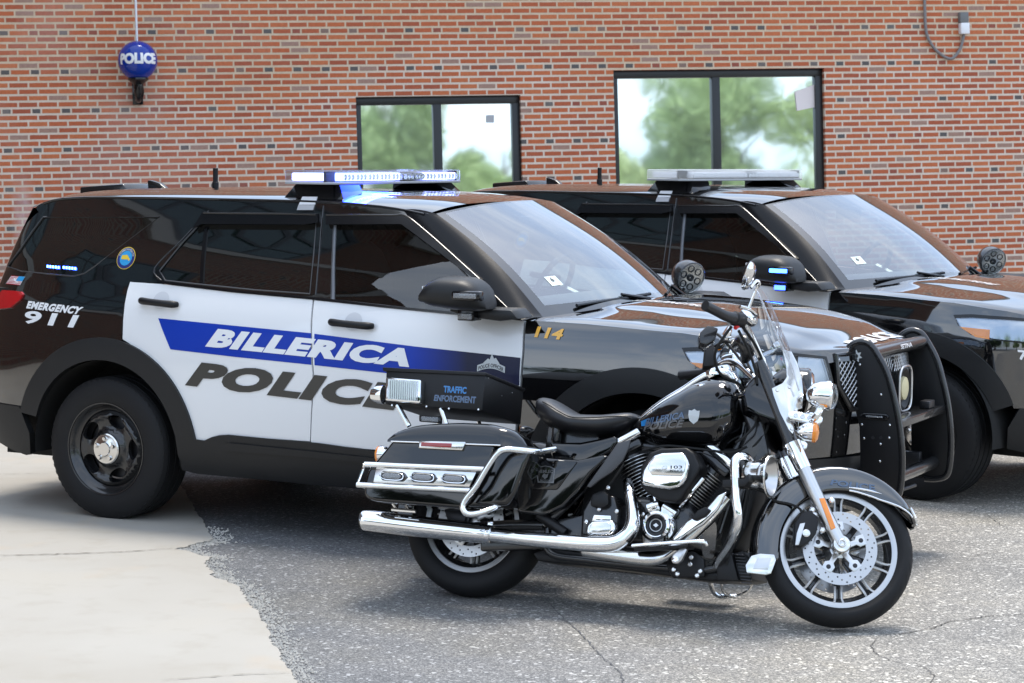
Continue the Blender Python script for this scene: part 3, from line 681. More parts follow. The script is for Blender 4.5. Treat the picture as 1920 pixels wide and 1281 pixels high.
M['lamp_reflector'] = mat('lamp_reflector', (.34,.37,.42), .08, metal=1)
def grad_band():
    m = mat('blue_band', (.002,.036,.38), .35, coat=.1, spec=.25); t = NT(m); b = t.n['Principled BSDF']; sx = t.new('ShaderNodeSeparateXYZ'); t.val(t.obj(), sx.inputs[0])
    t.val(t.ramp(t.m('MULTIPLY_ADD', sx.outputs[0], 3.2, -5.95, True), [(0, (.002,.036,.38)), (1, (.006,.009,.04))]), b.inputs['Base Color']); return m
M['band'] = grad_band()
def lum(name, hexc, st): return mat(name, hexc, .3, emis=hexc, es=st)

def build_suv(mat_world, label, car1):
    root = empty('police_suv', rot=mat_world)
    tag(root, label, 'police car', 'police SUVs parked in front of the brick wall')
    BP, WP, CL = M['black_paint'], M['white_paint'], M['cladding']
    def two(name, P, m, **k):
        for s in (-1, 1): panel(name, P, m, root, s, **k)
    # --- side panels
    ro, ri = .588, .475
    doorR_l = [(0.103,1.265),(0.096,1.218),(0.100,1.150),(0.108,1.068),(0.118,0.958)]
    q = doorR_l + arc(0, .38, ro, 68, 160, 26) + [(-.60, .565), (-1.2, .575), (-1.86, .58), (-1.86, 1.26), (-1.0, 1.27), (-.6, 1.276)]
    two('quarter_panel', q, BP, step=.05)
    sB = [(1.249,1.214),(1.297,0.853),(1.291,0.692),(1.276,0.508)]
    clt = [(1.019,0.507),(0.792,0.511),(0.732,0.504),(0.692,0.493),(0.640,0.470),(0.568,0.474)]
    rd = [(0.107,1.263),(0.317,1.259),(0.775,1.232)] + sB + clt + arc(0, .38, ro, 12, 67, 14) + [(0.124,0.969),(0.115,1.068),(0.107,1.150),(0.103,1.219)]
    two('rear_door', rd, WP, step=.05, thick=.03)
    sBf = [(1.282,0.503),(1.298,0.687),(1.307,0.853),(1.259,1.212)]
    fbot = [(2.44, .50), (1.6, .492)]
    sF = [(2.447,1.159),(2.460,1.015),(2.457,0.863)]+[(2.43, .62)]
    fd = [(1.259,1.212),(1.669,1.191),(2.062,1.174)] + sF + fbot + sBf[:-1]
    two('front_door', fd, WP, step=.05, thick=.03)
    fe = [(HE[0][0]+.008, HE[0][1]-.004)] + [(a, b-.006) for a, b in HE[1:]] + [(TN-.62, 1.035), (TN-.62, .56), (3.75, .56)] + arc(WB, .38, ro, 18, 170, 34) + [(2.452, .52), (2.452, .62)] + [(a+.012, b) for a, b in sF[::-1][1:-1]]
    two('front_fender', fe, BP, step=.045)
    # --- upper side with window openings
    ap = [(1.682,1.644),(1.927,1.493),(2.148,1.354),(2.393,1.184)]
    up = [(-1.45, 1.268), (-1.02, 1.268)] + [(-0.584,1.275),(-0.267,1.270),(0.104,1.263),(0.298,1.266),(0.773,1.237),(1.254,1.217),(1.669,1.194),(2.061,1.176),(2.426,1.163)] + ap[::-1] + [(1.66, 1.672), (1.5, 1.688), (1.2, 1.702), (.8, 1.706), (.3, 1.706), (-.25, 1.702), (-.55, 1.688), (-.74, 1.655), (-.80, 1.636), (-.73, 1.61), (-1.1, 1.40)]
    wq = [(-0.655,1.585),(-0.708,1.512),(-0.779,1.401),(-0.885,1.311),(-0.687,1.292),(-0.463,1.285),(-0.278,1.280),(-0.208,1.297),(-0.152,1.332),(0.188,1.602)]
    wr = [(0.497,1.622),(0.387,1.483),(0.279,1.326),(0.329,1.278),(0.541,1.266),(0.900,1.249),(1.225,1.242),(1.200,1.429),(1.157,1.630)]
    wf = [(1.258,1.633),(1.310,1.432),(1.357,1.218),(1.667,1.202),(1.911,1.188),(2.148,1.182),(2.361,1.176),(2.196,1.290),(1.987,1.436),(1.785,1.570),(1.666,1.636)]
    two('window_surround', up, BP, holes=[wq, wr, wf], step=.05, thick=.03)
    for s in (-1, 1):
        for w_ in (wq, wr, wf):
            Q = [S(a, b, .0) for a, b in w_]; Q = [(x, y*(-s), z) for x, y, z in Q]
            MB().tube(Q, .0042, 6, 1, closed=True).done('window_seal', mat('seal_rubber', (.045,.045,.048), .35), root)
        for w_ in ([(1.183,1.679),(1.199,1.589),(1.227,1.456),(1.261,1.238)], [(1.682,1.641),(1.927,1.491),(2.149,1.352),(2.393,1.184)], [(0.491,1.642),(0.381,1.499),(0.245,1.339),(0.305,1.278)]):
            Q = [S(a, b, .002) for a, b in w_]; Q = [(x, y*(-s), z) for x, y, z in Q]
            MB().tube(Q, .0042, 8, 4).done('door_frame_edge', M['black_steel'], root)
    for nm, w, g in (('quarter_window', wq, 'dark_glass'), ('rear_door_window', wr, 'dark_glass'), ('front_door_window', wf, 'front_glass')):
        two(nm, w, M[g], off=-.008, step=.05, thick=.003)
    two('window_divider', [(0.488,1.562),(0.508,1.562),(0.568,1.265),(0.547,1.267)], M['black_trim'], off=.0, thick=.012)
    two('window_channel', [(1.273,1.585),(1.285,1.585),(1.373,1.219),(1.357,1.218)], mat('channel_gray', (.16,.17,.19), .35), off=.0, thick=.012)
    two('belt_moulding', [(0.296,1.275),(0.771,1.245),(1.251,1.228),(1.666,1.204),(2.059,1.186),(2.387,1.172),(2.389,1.162),(2.062,1.175),(1.669,1.193),(1.254,1.216),(0.774,1.233),(0.320,1.262)], M['black_trim'], off=.006, thick=.01)
    two('rain_guard', [(0.473,1.636),(1.174,1.639),(1.187,1.596),(1.114,1.584),(0.487,1.573),(0.435,1.550)], M['black_trim'], off=.030, thick=.034)
    two('rain_guard', [(1.225,1.637),(1.697,1.644),(1.950,1.497),(2.188,1.345),(2.166,1.340),(1.927,1.470),(1.679,1.599),(1.241,1.587)], M['black_trim'], off=.030, thick=.034)
    for s in (-1, 1):
        for L_ in ([(0.481,1.630),(0.655,1.631),(0.852,1.634),(1.046,1.636),(1.169,1.635)], [(1.232,1.635),(1.426,1.639),(1.612,1.641),(1.691,1.641),(1.813,1.576),(1.950,1.494),(2.072,1.418),(2.182,1.348)]):
            MB().tube([(x, y if s < 0 else -y, z) for x, y, z in (S(a, b, .031) for a, b in L_)], .0045, 8, 4).done('guard_edge', M['black_steel'], root)
        MB().tube([(x, y if s < 0 else -y, z) for x, y, z in (S(t_, rez(t_)-.004, .004) for t_ in lin(-.7, 1.78, 30))], .006, 8, 1).done('drip_moulding', M['black_steel'], root)
    # --- cladding
    for cx in (0, WB):
        a0 = 9 if cx == 0 else 20
        two('wheel_arch_flare', arc(cx, .38, ro+.004, a0, 164, 36) + arc(cx, .38, ri, 162, a0 if cx else 11, 36), CL, off=.016, step=.05, thick=.05)
        for s in (-1, 1):
            MB().grid([[(cx+(ri-.005)*math.cos(a), s*y, .38+(ri-.005)*math.sin(a)) for y in (.97, .62)] for a in lin(-.1, PI+.1, 30)]).grid([[(cx+r*math.cos(a), s*.62, .38+r*math.sin(a)) for r in (.02, .47)] for a in lin(-.1, PI+.1, 30)]).done('wheel_liner', M['matte_black'], root)
    ck = clt[::-1] + [(1.276,0.505),(1.336,0.504),(1.644,0.487)] + [(2.0, .485), (2.5, .47), (2.605, .44), (2.60, .30), (2.5, .283), (1.56, .281), (.77, .285), (.55, .286), (.47, .30), (.462, .47)]
    two('rocker_cladding', ck, CL, off=.012, step=.06, thick=.05)
    two('step_ridge', [(0.761,0.456),(0.795,0.470),(1.270,0.461),(1.641,0.452),(1.942,0.436),(1.939,0.409),(1.639,0.424),(1.266,0.428),(0.790,0.425),(0.765,0.434)], CL, off=.022, thick=.012)
    two('rear_bumper', [(-.575, .572), (-1.2, .585), (-1.86, .59), (-1.86, .36), (-1.0, .36)] + [(-0.812,0.358),(-0.675,0.319),(-0.584,0.302),(-0.544,0.315),(-0.517,0.431)], CL, off=.012, step=.06, thick=.04)
    two('front_bumper_lip', [(3.66, .56), (TN, .54), (TN, .27), (3.9, .27), (3.60, .33), (3.60, .45)], CL, off=.01, step=.07, thick=.04)
    two('front_bumper', [(TN-.62, 1.03), (TN, 1.02), (TN, .56), (TN-.62, .56)], BP, off=-.003, step=.07, thick=.02)
    # --- tail lamp, marker, markings
    two('tail_lamp', [(-0.859,1.187),(-0.680,1.189),(-0.622,1.186),(-0.599,1.173),(-0.613,1.144),(-0.677,1.099),(-0.785,1.087)] + [(-1.2, 1.095), (-1.45, 1.10), (-1.45, 1.20), (-1.2, 1.2)], M['red_lens'], off=.012, thick=.014)
    # shut lines are the gaps; fuel flap etc. keep clear
    # --- roof
    n = 41
    rs = lin(-1.02, 1.80, 58)
    MB().grid([[roof(t, s) for s in lin(-1, 1, 61)] for t in rs]).done('roof', BP, root, angle=50)
    # --- A pillars, cowl corner
    def Pil(s):
        A = [S(a, b) for a, b in catmull([(1.66, 1.672)]+ap+[(2.45, 1.162)], 4)]; nA = len(A); rows = []
        for i, p in enumerate(A):
            v = max(0, min(1, (1.66-p[2])/(1.66-1.168))); wv = wshield(-1, v); r = []
            for k in lin(0, 1, 7):
                o = .014*math.sin(PI*k); r.append((p[0]+(wv[0]-p[0])*k+o*.3, -s*(p[1]+(wv[1]-p[1])*k-o*.6) if s > 0 else p[1]+(wv[1]-p[1])*k-o*.6, p[2]+(wv[2]-p[2])*k+o*.6))
            rows.append(r)
        return rows
    for s in (-1, 1): MB().grid(Pil(s)).done('front_pillar', M['pillar'], root, angle=60)
    # --- windshield
    us = [-1, -.97, -.94] + lin(-.94, .94, 37)[1:-1] + [.94, .97, 1]; vs = [0, .016] + lin(.016, .91, 27)[1:] + [.94, .97, 1]
    g1, g2 = MB(), MB()
    for i in range(len(us)-1):
        for j in range(len(vs)-1):
            um = abs((us[i]+us[i+1])/2); vm = (vs[j]+vs[j+1])/2
            f = um > .94 or vm > .91 or vm < .016
            (g2 if f else g1).add([wshield(us[i], vs[j]), wshield(us[i+1], vs[j]), wshield(us[i+1], vs[j+1]), wshield(us[i], vs[j+1])], [(0,1,2,3)])
    ws = g1.done('windshield', M['windshield'], root, weld=True, angle=60)
    g2.done('black_border', M['dark_glass'], ws, weld=True, angle=60)
    MB().grid([[wshield(u, v, .002) for u in lin(-.80, -.72, 4)] for v in lin(.70, .775, 4)]).done('inspection_sticker', M['sticker'], ws)
    text('sticker_digit', '6', ((-.775, .71), (-.755, .71), (-.755, .745), (-.775, .745)), M['char_vinyl'], ws, lambda a, b: wshield(a, b, .004))
    # wipers and cowl
    mb = MB(); mb.grid([[(wshield(u, 1)[0]+k*.13, wshield(u, 1)[1]*(1+k*.06), 1.165+.022*(1-u*u)-.004*k) for u in lin(-1, 1, 30)] for k in (-.3, .5, 1)]); mb.done('cowl', M['black_trim'], root)
    for a, b, c in (((-.78, .955), (-.10, .93), (.02, 1.01)), ((.10, .95), (.80, .90), (.60, 1.02))):
        A, B_, C_ = wshield(*a, .018), wshield(*b, .018), wshield(*c, .02)
        mb = MB(); mb.tube([A, [(A[i]+B_[i])/2 for i in range(3)], B_], .009, 8, 4); mb.tube([[(A[i]*.4+B_[i]*.6)+(.02 if i == 2 else 0) for i in range(3)], C_], [.008, .014], 8, 3); mb.done('wiper', M['black_trim'], root)
    # --- hood
    ts = lin(HT0, HT1, 60); rows = [[hood(t, s) for s in lin(-1, 1, 71)] for t in ts]
    last = rows[-1]; lip = [(x+.012*(1-abs(y)), y, z-.014) for x, y, z in last]; lip2 = [(x+.016, y, z-.055) for x, y, z in last]; lip3 = [(x-.01, y, z-.07) for x, y, z in last]
    MB().grid(rows + [lip, lip2, lip3]).done('hood', BP, root, angle=55)
    # --- headlamps and grille
    hl = [(3.272,1.071),(3.376,1.079),(3.580,1.071),(3.791,1.055)]+[(TN-.60, 1.030), (TN-.56, .885)]+[(3.679,0.926),(3.513,0.940),(3.381,0.966),(3.304,1.016)]
    hi = [(hl[0][0]+(a-hl[0][0])*.93+.02, .985+(b-.985)*.80) for a, b in hl]
    for s in (-1, 1):
        h = panel('headlamp', hl, M['black_trim'], root, s, off=.010, step=.06)
        panel('reflector', hi, M['lamp_reflector'], h, s, off=.013, step=.06, thick=0)
        am = [(hl[0][0]+.03, 1.035), (hl[0][0]+.17, 1.030), (hl[0][0]+.20, .975), (hl[0][0]+.12, .975)]
        panel('amber_marker', [(hl[0][0]+.045, 1.008), (hl[0][0]+.215, .998), (hl[0][0]+.215, .945), (hl[0][0]+.14, .955)], M['amber'], h, s, off=.019, thick=.004)
        panel('lens', hi, M['clear'], h, s, off=.028, step=.06, thick=.012)
    gt = TN-.545; gp = [(gt, 1.035), (TN, 1.035), (TN, .77), (gt+.10, .775), (gt+.0, .90)]
    for s in (-1, 1):
        gr = panel('grille', gp, M['matte_black'], root, s, off=.004, step=.08)
        mb = MB(); d = .032
        for k in range(-22, 40):
            for sg in (1, -1):
                c0 = (gt+k*d, .77 if sg > 0 else 1.035); pts = []
                for f in lin(0, 1, 14):
                    a, b = c0[0]+f*.27, c0[1]+sg*f*.268
                    if inside(a, b, gp): pts.append(S(a, b, .014))
                if len(pts) > 1:
                    if s > 0: pts = [(x, -y, z) for x, y, z in pts]
                    mb.tube(pts, .0026, 5, 1)
        mb.done('mesh', M['satin'], gr)
        mb = MB(); L = [S(a, b, .016) for a, b in dens(gp[:1]+gp[3:], .05)][:-1]
        E_ = dens([gp[1], gp[0], gp[4], gp[3], gp[2], gp[3], gp[4], gp[0]], .06); E_ = E_[:len(E_)//2]
        E_ = [S(a, b, .016) for a, b in E_]; E_ = [(x, y if s < 0 else -y, z) for x, y, z in E_]
        mb.tube(E_, .013, 8, 1); mb.done('surround', M['black_steel'], gr)
    # --- inner hull so nothing shows through the gaps
    mb = MB(); mb.box((-.95, -.62, .26), (3.7, .62, .95)); mb.box((.56, -.90, .30), (2.5, .90, 1.10)); mb.box((-.9, -.86, .60), (-.52, .86, 1.2))
    mb.box((2.45, -.74, .9), (3.75, .74, 1.04)); mb.box((3.5, -.5, .4), (3.85, .5, 1.0)); mb.done('underbody', M['matte_black'], root, smooth=False)
    hh = MB(); hh.grid([[(x_, y_, z_) for x_, y_, z_ in (S(-1.0, z), )] + [(S(-1.0, z)[0]-.03, 0, z)] + [(S(-1.0, z)[0], -S(-1.0, z)[1], z)] for z in lin(1.24, 1.63, 6)]); hh.done('rear_window', M['dark_glass'], root)
    it = MB(); it.box((-.9, -.80, 1.0), (2.3, .80, 1.13)); it.done('cabin_floor', M['seatcloth'], root, smooth=False)
    for y in (-.38, .38):
        st = MB(); st.hull([(1.05, 1.45), (1.2, 1.50), (1.28, 1.4)], [(1.05, 1.05), (1.2, 1.0), (1.28, 1.05)], [(1.05, .20), (1.2, .24), (1.28, .2)], lin(1.05, 1.28, 6), y, 3)
        st.hull([(1.12, 1.60), (1.17, 1.62), (1.22, 1.6)], [(1.12, 1.48), (1.22, 1.48)], [(1.12, .10), (1.17, .13), (1.22, .1)], lin(1.12, 1.22, 5), y, 3); st.done('front_seat', M['seatcloth'], root)
    MB().box((.55, -.7, 1.1), (.60, .7, 1.58)).done('partition', M['matte_black'], root, smooth=False)
    MB().hull([(2.0, 1.17), (2.2, 1.23), (2.6, 1.19), (2.75, 1.17)], [(2.0, 1.0), (2.75, 1.08)], [(2.0, .80), (2.75, .72)], lin(2.0, 2.75, 10), 0, 5).done('dashboard', M['dash'], root)
    MB().tube([(1.95+.08*math.sin(a), .38+.185*math.cos(a), 1.24+.17*math.sin(a)) for a in lin(0, 2*PI, 25)[:-1]], .016, 8, 1, closed=True).tube([(1.98, .38, 1.24), (2.2, .38, 1.15)], .03, 8, 2).done('steering_wheel', M['black_trim'], root)
    MB().tube([wshield(0, .12, -.06), wshield(0, .12, -.01)], .012, 8, 1).box((1.98, -.12, 1.56), (2.02, .12, 1.63)).done('rear_view_mirror', M['black_trim'], root, bevel=.01)
    # --- wheels
    for cx in (0, WB):
        for s in (-1, 1): wheel(root, cx, s)
    # --- door handles
    for (a, b) in ([(0.217,1.174),(0.451,1.161)], [(1.389,1.113),(1.634,1.102)]):
        for s in (-1, 1):
            P = [S(a[0]+(b[0]-a[0])*f, a[1]+(b[1]-a[1])*f, o) for f, o in ((0, .012), (.08, .034), (.3, .045), (.7, .045), (.92, .034), (1, .012))]
            P = [(x, y if s < 0 else -y, z) for x, y, z in P]
            MB().tube(P, [.014, .019, .018, .018, .019, .014], 12, 5).done('door_handle', M['powder'], root)
            if s < 0: panel('handle_cup', [((a[0]+b[0])/2+.05*math.cos(k), (a[1]+b[1])/2+.045*math.sin(k)+.01) for k in lin(0, 2*PI, 25)[:-1]], mat('cup_white', (.62,.63,.65), .35), root, s, off=.0025, thick=0)  # flat greyer disc, shade of the handle recess put into its colour
    # --- door mirrors
    mq = [(2.015,1.253),(2.024,1.299),(2.058,1.336),(2.110,1.363),(2.225,1.372),(2.300,1.354),(2.337,1.310),(2.363,1.258)]
    x0, z0 = mq[0]; x1 = mq[-1][0]; x0 += .03
    for s in (-1,):
        mb = MB(); mb.hull([(x0, 1.30), (x0+.03, 1.345), (x0+.10, 1.372), (x0+.2, 1.368), (x0+.27, 1.335), (x1, 1.26)], [(x0, 1.245), (x0+.05, 1.225), (x1-.06, 1.212), (x1, 1.222)], [(x0, .135), (x0+.06, .15), (x0+.16, .145), (x0+.27, .115), (x1, .06)], lin(x0, x1, 18), s*1.115, 3.2, 36, 2.6)
        mi = mb.done('door_mirror', M['cladding'], root, angle=50)
        if s > 0: mi.location = (.24, 0, -.03)
        MB().box((x0-.001, s*1.115-.10, 1.255), (x0+.004, s*1.115+.10, 1.325)).done('mirror_glass', M['chrome'], mi, bevel=.003)
        MB().prism([(2.16, 1.222), (2.46, 1.222), (2.50, 1.18), (2.40, 1.165), (2.2, 1.18), (2.12, 1.205)], s*.93, s*1.10).done('mirror_arm', M['cladding'], mi, bevel=.012)
        panel('mirror_base', [(2.193,1.305),(2.425,1.171),(2.119,1.181),(2.140,1.215)], M['black_trim'], mi, s, off=.012)
        lit = not car1
        c = [(2.232,1.301),(2.365,1.306),(2.365,1.278),(2.232,1.273)]; xa, xb = c[0][0], c[1][0]
        MB().box((xa-.012, s*1.205, c[2][1]-.012), (xb+.012, s*1.258, c[0][1]+.012)).done('strobe', M['black_trim'], mi, bevel=.012)
        MB().box((xa+.006, s*1.25, c[2][1]), (xb-.006, s*1.262, c[0][1])).done('strobe_lens', lum('strobe_blue_lit', (.04,.16,1.0), 7) if lit else M['lens'], mi, bevel=.004)
        c = [(2.201,1.221),(2.287,1.224),(2.288,1.164),(2.202,1.160)]; xa, xb = c[0][0], c[1][0]
        MB().box((xa, s*1.06, c[2][1]), (xb, s*1.15, c[0][1])).done('puddle_strobe', M['black_trim'], mi, bevel=.006)
        MB().box((xa+.006, s*1.148, c[2][1]+.008), (xb-.006, s*1.158, c[2][1]+.035)).done('puddle_lens', lum('puddle_blue_lit', (.04,.10,1.0), 5) if lit else M['lens'], mi, bevel=.003)
    MB().prism([(2.30, 1.20), (2.64, 1.20), (2.70, 1.17), (2.62, 1.150), (2.3, 1.16)], .90, 1.14).done('far_mirror_arm', M['cladding'], root, bevel=.012)
    # --- spotlight on the far pillar
    sp = [(2.508,1.290)][0]; o = Vector((sp[0], .93, sp[1])); ax = Vector((.80, -.52, -.30)).normalized()
    mb = MB().lathe([(0, -.098), (.035, -.092), (.064, -.072), (.083, -.04), (.091, 0), (.091, .03), (.085, .036)], o, ax, 30, cap=False)
    s_ = mb.done('spotlight', M['black_steel'], root)
    MB().lathe([(.086, .034), (.086, .028), (.0, .022)], o, ax, 30, cap=False).done('spotlight_reflector', M['brushed'], s_)
    mb = MB()
    for k in range(7):
        a = k*PI/3; u = ax.orthogonal().normalized(); v = ax.cross(u); c = o+ax*.024+(u*math.cos(a)+v*math.sin(a))*(.053 if k else 0)
        mb.lathe([(.017, .006), (.013, .0), (.002, -.002)], c, ax, 14, cap=False).lathe([(.017, 0), (.019, .008), (.021, 0)], c, ax, 14, cap=False)
    mb.done('spotlight_cells', M['black_trim'], s_)
    MB().lathe([(.088, .032), (.068, .046), (0, .052)], o, ax, 30, cap=False).done('spotlight_lens', M['clear'], s_)
    MB().tube([tuple(o-Vector((.02, .02, .06))), tuple(o-Vector((.06, .05, .12))), (2.44, .86, 1.20)], .018, 10).done('spotlight_arm', M['powder'], s_)
    # --- roof fittings
    bx = [(-0.791,1.740),(-0.489,1.763),(-0.437,1.706),(-0.791,1.682)]
    MB().prism(bx, -.16, .16).done('roof_sensor_box', M['black_steel'], root, bevel=.01)
    fn = [(-0.422,1.782),(-0.399,1.782),(-0.340,1.768),(-0.281,1.730),(-0.418,1.728)]
    MB().prism(fn, -.02, .02).done('fin_antenna', M['black_steel'], root, bevel=.006)
    rb = [(0.032,1.857),(0.031,1.746),(0.031,1.779)]
    MB().cyl((rb[1][0], 0, rb[1][1]-.03), (rb[0][0], 0, rb[0][1]), .0145, 16, bev=.003).cyl((rb[1][0], 0, rb[1][1]-.03), (rb[1][0], 0, rb[2][1]), .019, 16, bev=.003).done('whip_antenna', M['powder'], root)
    cl = [(1.043,1.723),(1.132,1.724),(1.131,1.684),(1.035,1.682)]
    panel('mount_clip', cl, mat('clip_white', (.72,.72,.74), .4), root, -1, off=.006, thick=.006); panel('mount_clip', cl, mat('clip_white', (.72,.72,.74), .4), root, 1, off=.006, thick=.006)
    panel('clip_foot', [(1.035,1.681),(1.131,1.682),(1.130,1.657),(1.034,1.655)], mat('clip_gray', (.42,.42,.43), .4), root, -1, off=.008, thick=.006)
    # --- light bar
    LB = [(0.911,1.800)][0]; z0, z1 = 1.787, 1.856
    xr, xf, yh = .925, 1.25, .715
    if not car1: pass
    P = [(xr+.03, -yh), (xf-.05, -yh), (xf, -yh+.09), (xf, yh-.09), (xf-.05, yh), (xr+.03, yh), (xr, yh-.05), (xr, -yh+.05)]
    def lay(Q, za, zb, ins=0):
        cx, cy = (xr+xf)/2, 0; Q = [(cx+(x-cx)*(1-ins*2/(xf-xr)), y*(1-ins/yh)) for x, y in Q]; n = len(Q)
        return MB().add([(x, y, za) for x, y in Q]+[(x, y, zb) for x, y in Q], [tuple(range(n-1,-1,-1)), tuple(range(n, 2*n))]+[(i, (i+1)%n, (i+1)%n+n, i+n) for i in range(n)])
    bar = lay(P, z0, z0+.012).done('light_bar', mat('tray_gray', (.35,.36,.38), .3), root, bevel=.003)
    lay(P, z0+.0125, z1).done('dome', M['clear'] if car1 else M['frosted'], bar, bevel=.006)
    lay(P, z1-.004, z1+.002, .004).done('dome_top', stoch_glass('dome_top', (.90,.91,.93), (.02,.4)) if car1 else M['clear'], bar, bevel=.002)
    MB().box((xr+.09, -yh+.10, z0+.014), (xf-.07, yh-.10, z1-.008)).done('circuit_core', mat('core_gray', (.30,.30,.32), .5), bar)
    segs = []; ys = lin(-yh+.10, yh-.10, 11)
    for i in range(10):
        a, b = ys[i]+.006, ys[i+1]-.006
        if car1: m = M['led_hot'] if i in (0, 1) else M['led_white'] if i in (2, 3, 4, 7, 8, 9) else mat('module_gray', (.33,.34,.36), .35)
        else: m = mat('module_clear', (.80,.81,.84), .25) if i != 5 else mat('module_gray', (.33,.34,.36), .35)
        MB().box((xf-.065, a, z0+.018), (xf-.020, b, z1-.012)).done('light_module', m, bar, bevel=.006)
        mb = MB()
        for k in range(3):
            c = a+(b-a)*(k+.5)/3; mb.lathe([(.016, .010), (.012, .0), (.004, -.004)], (xf-.018, c, (z0+z1)/2+.002), (1,0,0), 12, cap=False)
        mb.done('led_cell', M['chrome'], bar)
    for s in (-1, 1):
        m = (M['led_white'] if car1 else mat('module_clear', (.80,.81,.84), .25))
        MB().box((xr+.05, s*(yh-.075), z0+.018), (xf-.085, s*(yh-.03), z1-.012)).done('light_module', m, bar, bevel=.006)
        MB().prism([(xf-.075, z0), (xf-.062, z0), (xf-.062, z1-.004), (xf-.075, z1-.004)], s*(yh-.02), s*(yh-.11)).done('divider', M['powder'], bar)
        # sloping feet
        zr = roof(1.1, .8, False)[2]
        ft = MB(); ft.add([(xr-.02, s*.66, zr-.025), (xf+.02, s*.66, zr-.025), (xf+.02, s*.46, zr+.006), (xr-.02, s*.46, zr+.006), (xr+.02, s*.60, z0), (xf-.04, s*.60, z0), (xf-.04, s*.40, z0), (xr+.02, s*.40, z0)], [(0,1,2,3),(4,5,6,7),(0,1,5,4),(1,2,6,5),(2,3,7,6),(3,0,4,7)])
        ft.done('bar_foot', M['black_trim'], bar, bevel=.006)
    if car1:
        for i, (x, y, e) in enumerate([(xf+.10, -.50, 2.2), (xr+.14, -.73, 1.0)]):
            pass
    # --- push bumper
    up_ = [(3.872,0.939),(3.863,1.009),(3.880,1.053),(3.914,1.082),(3.952,1.091),(3.989,1.078),(4.026,1.032),(4.072,0.950),(4.108,0.839),(4.137,0.716),(4.153,0.580),(4.153,0.455),(4.137,0.378),(4.065,0.352),(3.987,0.361),(3.952,0.402),(3.954,0.541),(3.946,0.692),(3.912,0.815)]
    ed = [(3.872,0.939),(3.863,1.009),(3.880,1.053),(3.914,1.082),(3.952,1.091),(3.989,1.078),(4.026,1.032),(4.072,0.950),(4.108,0.839),(4.137,0.716),(4.153,0.580),(4.153,0.455),(4.137,0.378),(4.083,0.354),(4.026,0.352)]
    pb = MB().prism(up_, -.407, -.393).done('push_bumper', M['powder'], root, bevel=.002); MB().prism(up_, .393, .407).done('upright_plate', M['powder'], pb, bevel=.002)
    for s in (-1, 1):
        MB().tube([(a, s*.40, b) for a, b in ed], .0165, 12, 5).done('edge_tube', M['black_steel'], pb)
    tp = [(4.024,1.037),(4.129,0.716),(4.089,0.437),(3.972,1.024)]
    a = tp[0]; MB().cyl((a[0]-.03, -.40, a[1]), (a[0]-.03, .40, a[1]), .033, 24).done('top_tube', M['black_steel'], pb)
    text('maker_lettering', 'SETINA', ((-.05, .010), (.13, .010), (.13, -.012), (-.05, -.012)), M['white_vinyl'], pb, lambda u, v: (a[0]-.03+.0345*math.cos(v/.033+.25), u, a[1]+.0345*math.sin(v/.033+.25)), .03)
    c = tp[1]; MB().box((c[0]-.15, -.393, c[1]-.028), (c[0], .393, c[1]+.012)).done('cross_channel', M['black_steel'], pb, bevel=.006)
    c3 = tp[2]; MB().cyl((c3[0]-.02, -.40, c3[1]), (c3[0]-.02, .40, c3[1]), .033, 24).done('lower_tube', M['black_steel'], pb)
    # horn speaker in the middle
    hx = c[0]-.03; mb = MB(); mb.lathe([(.05, -.12), (.075, -.10), (.082, 0), (.10, .02), (.10, .035), (.092, .038), (.07, .02), (0, .015)], (hx-.10, .0, c[1]+.125), (1,0,0), 28, cap=True)
    spk = mb.done('siren_speaker', M['powder'], pb)
    rr = lambda r, e: [(r*math.copysign(abs(math.cos(k))**e, math.cos(k)), r*math.copysign(abs(math.sin(k))**e, math.sin(k))) for k in lin(0, 2*PI, 41)[:-1]]
    MB().tube([(hx-.06, u, c[1]+.125+v*1.1) for u, v in rr(.098, .55)], .006, 8, 1, closed=True).done('speaker_rim', M['satin'], spk)
    MB().lathe([(.0, .02), (.03, .022), (.055, .014), (.058, 0)], (hx-.075, 0, c[1]+.125), (1,0,0), 26, cap=False).done('speaker_cone', M['cream'], spk)
    MB().box((c[0]-.07, .17, c[1]+.014), (c[0]-.02, .26, c[1]+.05)).done('junction_box', M['dark_metal'], pb, bevel=.004)
    for s in (-1, 1):
        st = [(3.953,0.763),(4.092,0.772),(4.093,0.727),(3.954,0.718)]; x_, xx = st[0][0], st[1][0]; zt, zb = st[0][1], st[2][1]
        y0 = s*.408; e = s*.012
        MB().hull([(x_, (zt+zb)/2), (x_+.012, zt-.002), (xx-.012, zt-.002), (xx, (zt+zb)/2)], [(x_, (zt+zb)/2), (x_+.012, zb+.002), (xx-.012, zb+.002), (xx, (zt+zb)/2)], [(x_, .012), (xx, .012)], lin(x_, xx, 24), y0, 4).done('side_strobe', M['black_trim'], pb)
        MB().box((x_+.028, s*.418, zb+.014), (xx-.03, s*.4225, zt-.014)).done('side_strobe_lens', M['lens'], pb, bevel=.004)
        for u, v in [(4.052,0.617),(4.051,0.536),(4.094,0.709),(3.959,0.703),(3.971,0.639),(4.093,0.649),(3.943,0.984),(4.049,0.849)]: MB().lathe([(.0055, 0), (.0055, .003), (0, .005)], (u, s*.407, v), (0, s, 0), 10).done('bolt', M['bolt'], pb)
        for u, v in [(4.013,0.644),(4.051,0.647)]: MB().lathe([(.008, 0), (.008, .001), (0, .001)], (u, s*.4075, v), (0, s, 0), 12).done('drilled_hole', M['dark_metal'], pb)
    sc = [(3.924,1.023)][0]; mb = MB(); Q = []
    for k in range(14): r = .030 if k % 2 == 0 else .017; Q.append((sc[0]+r*math.sin(k*PI/7), sc[1]+r*math.cos(k*PI/7)))
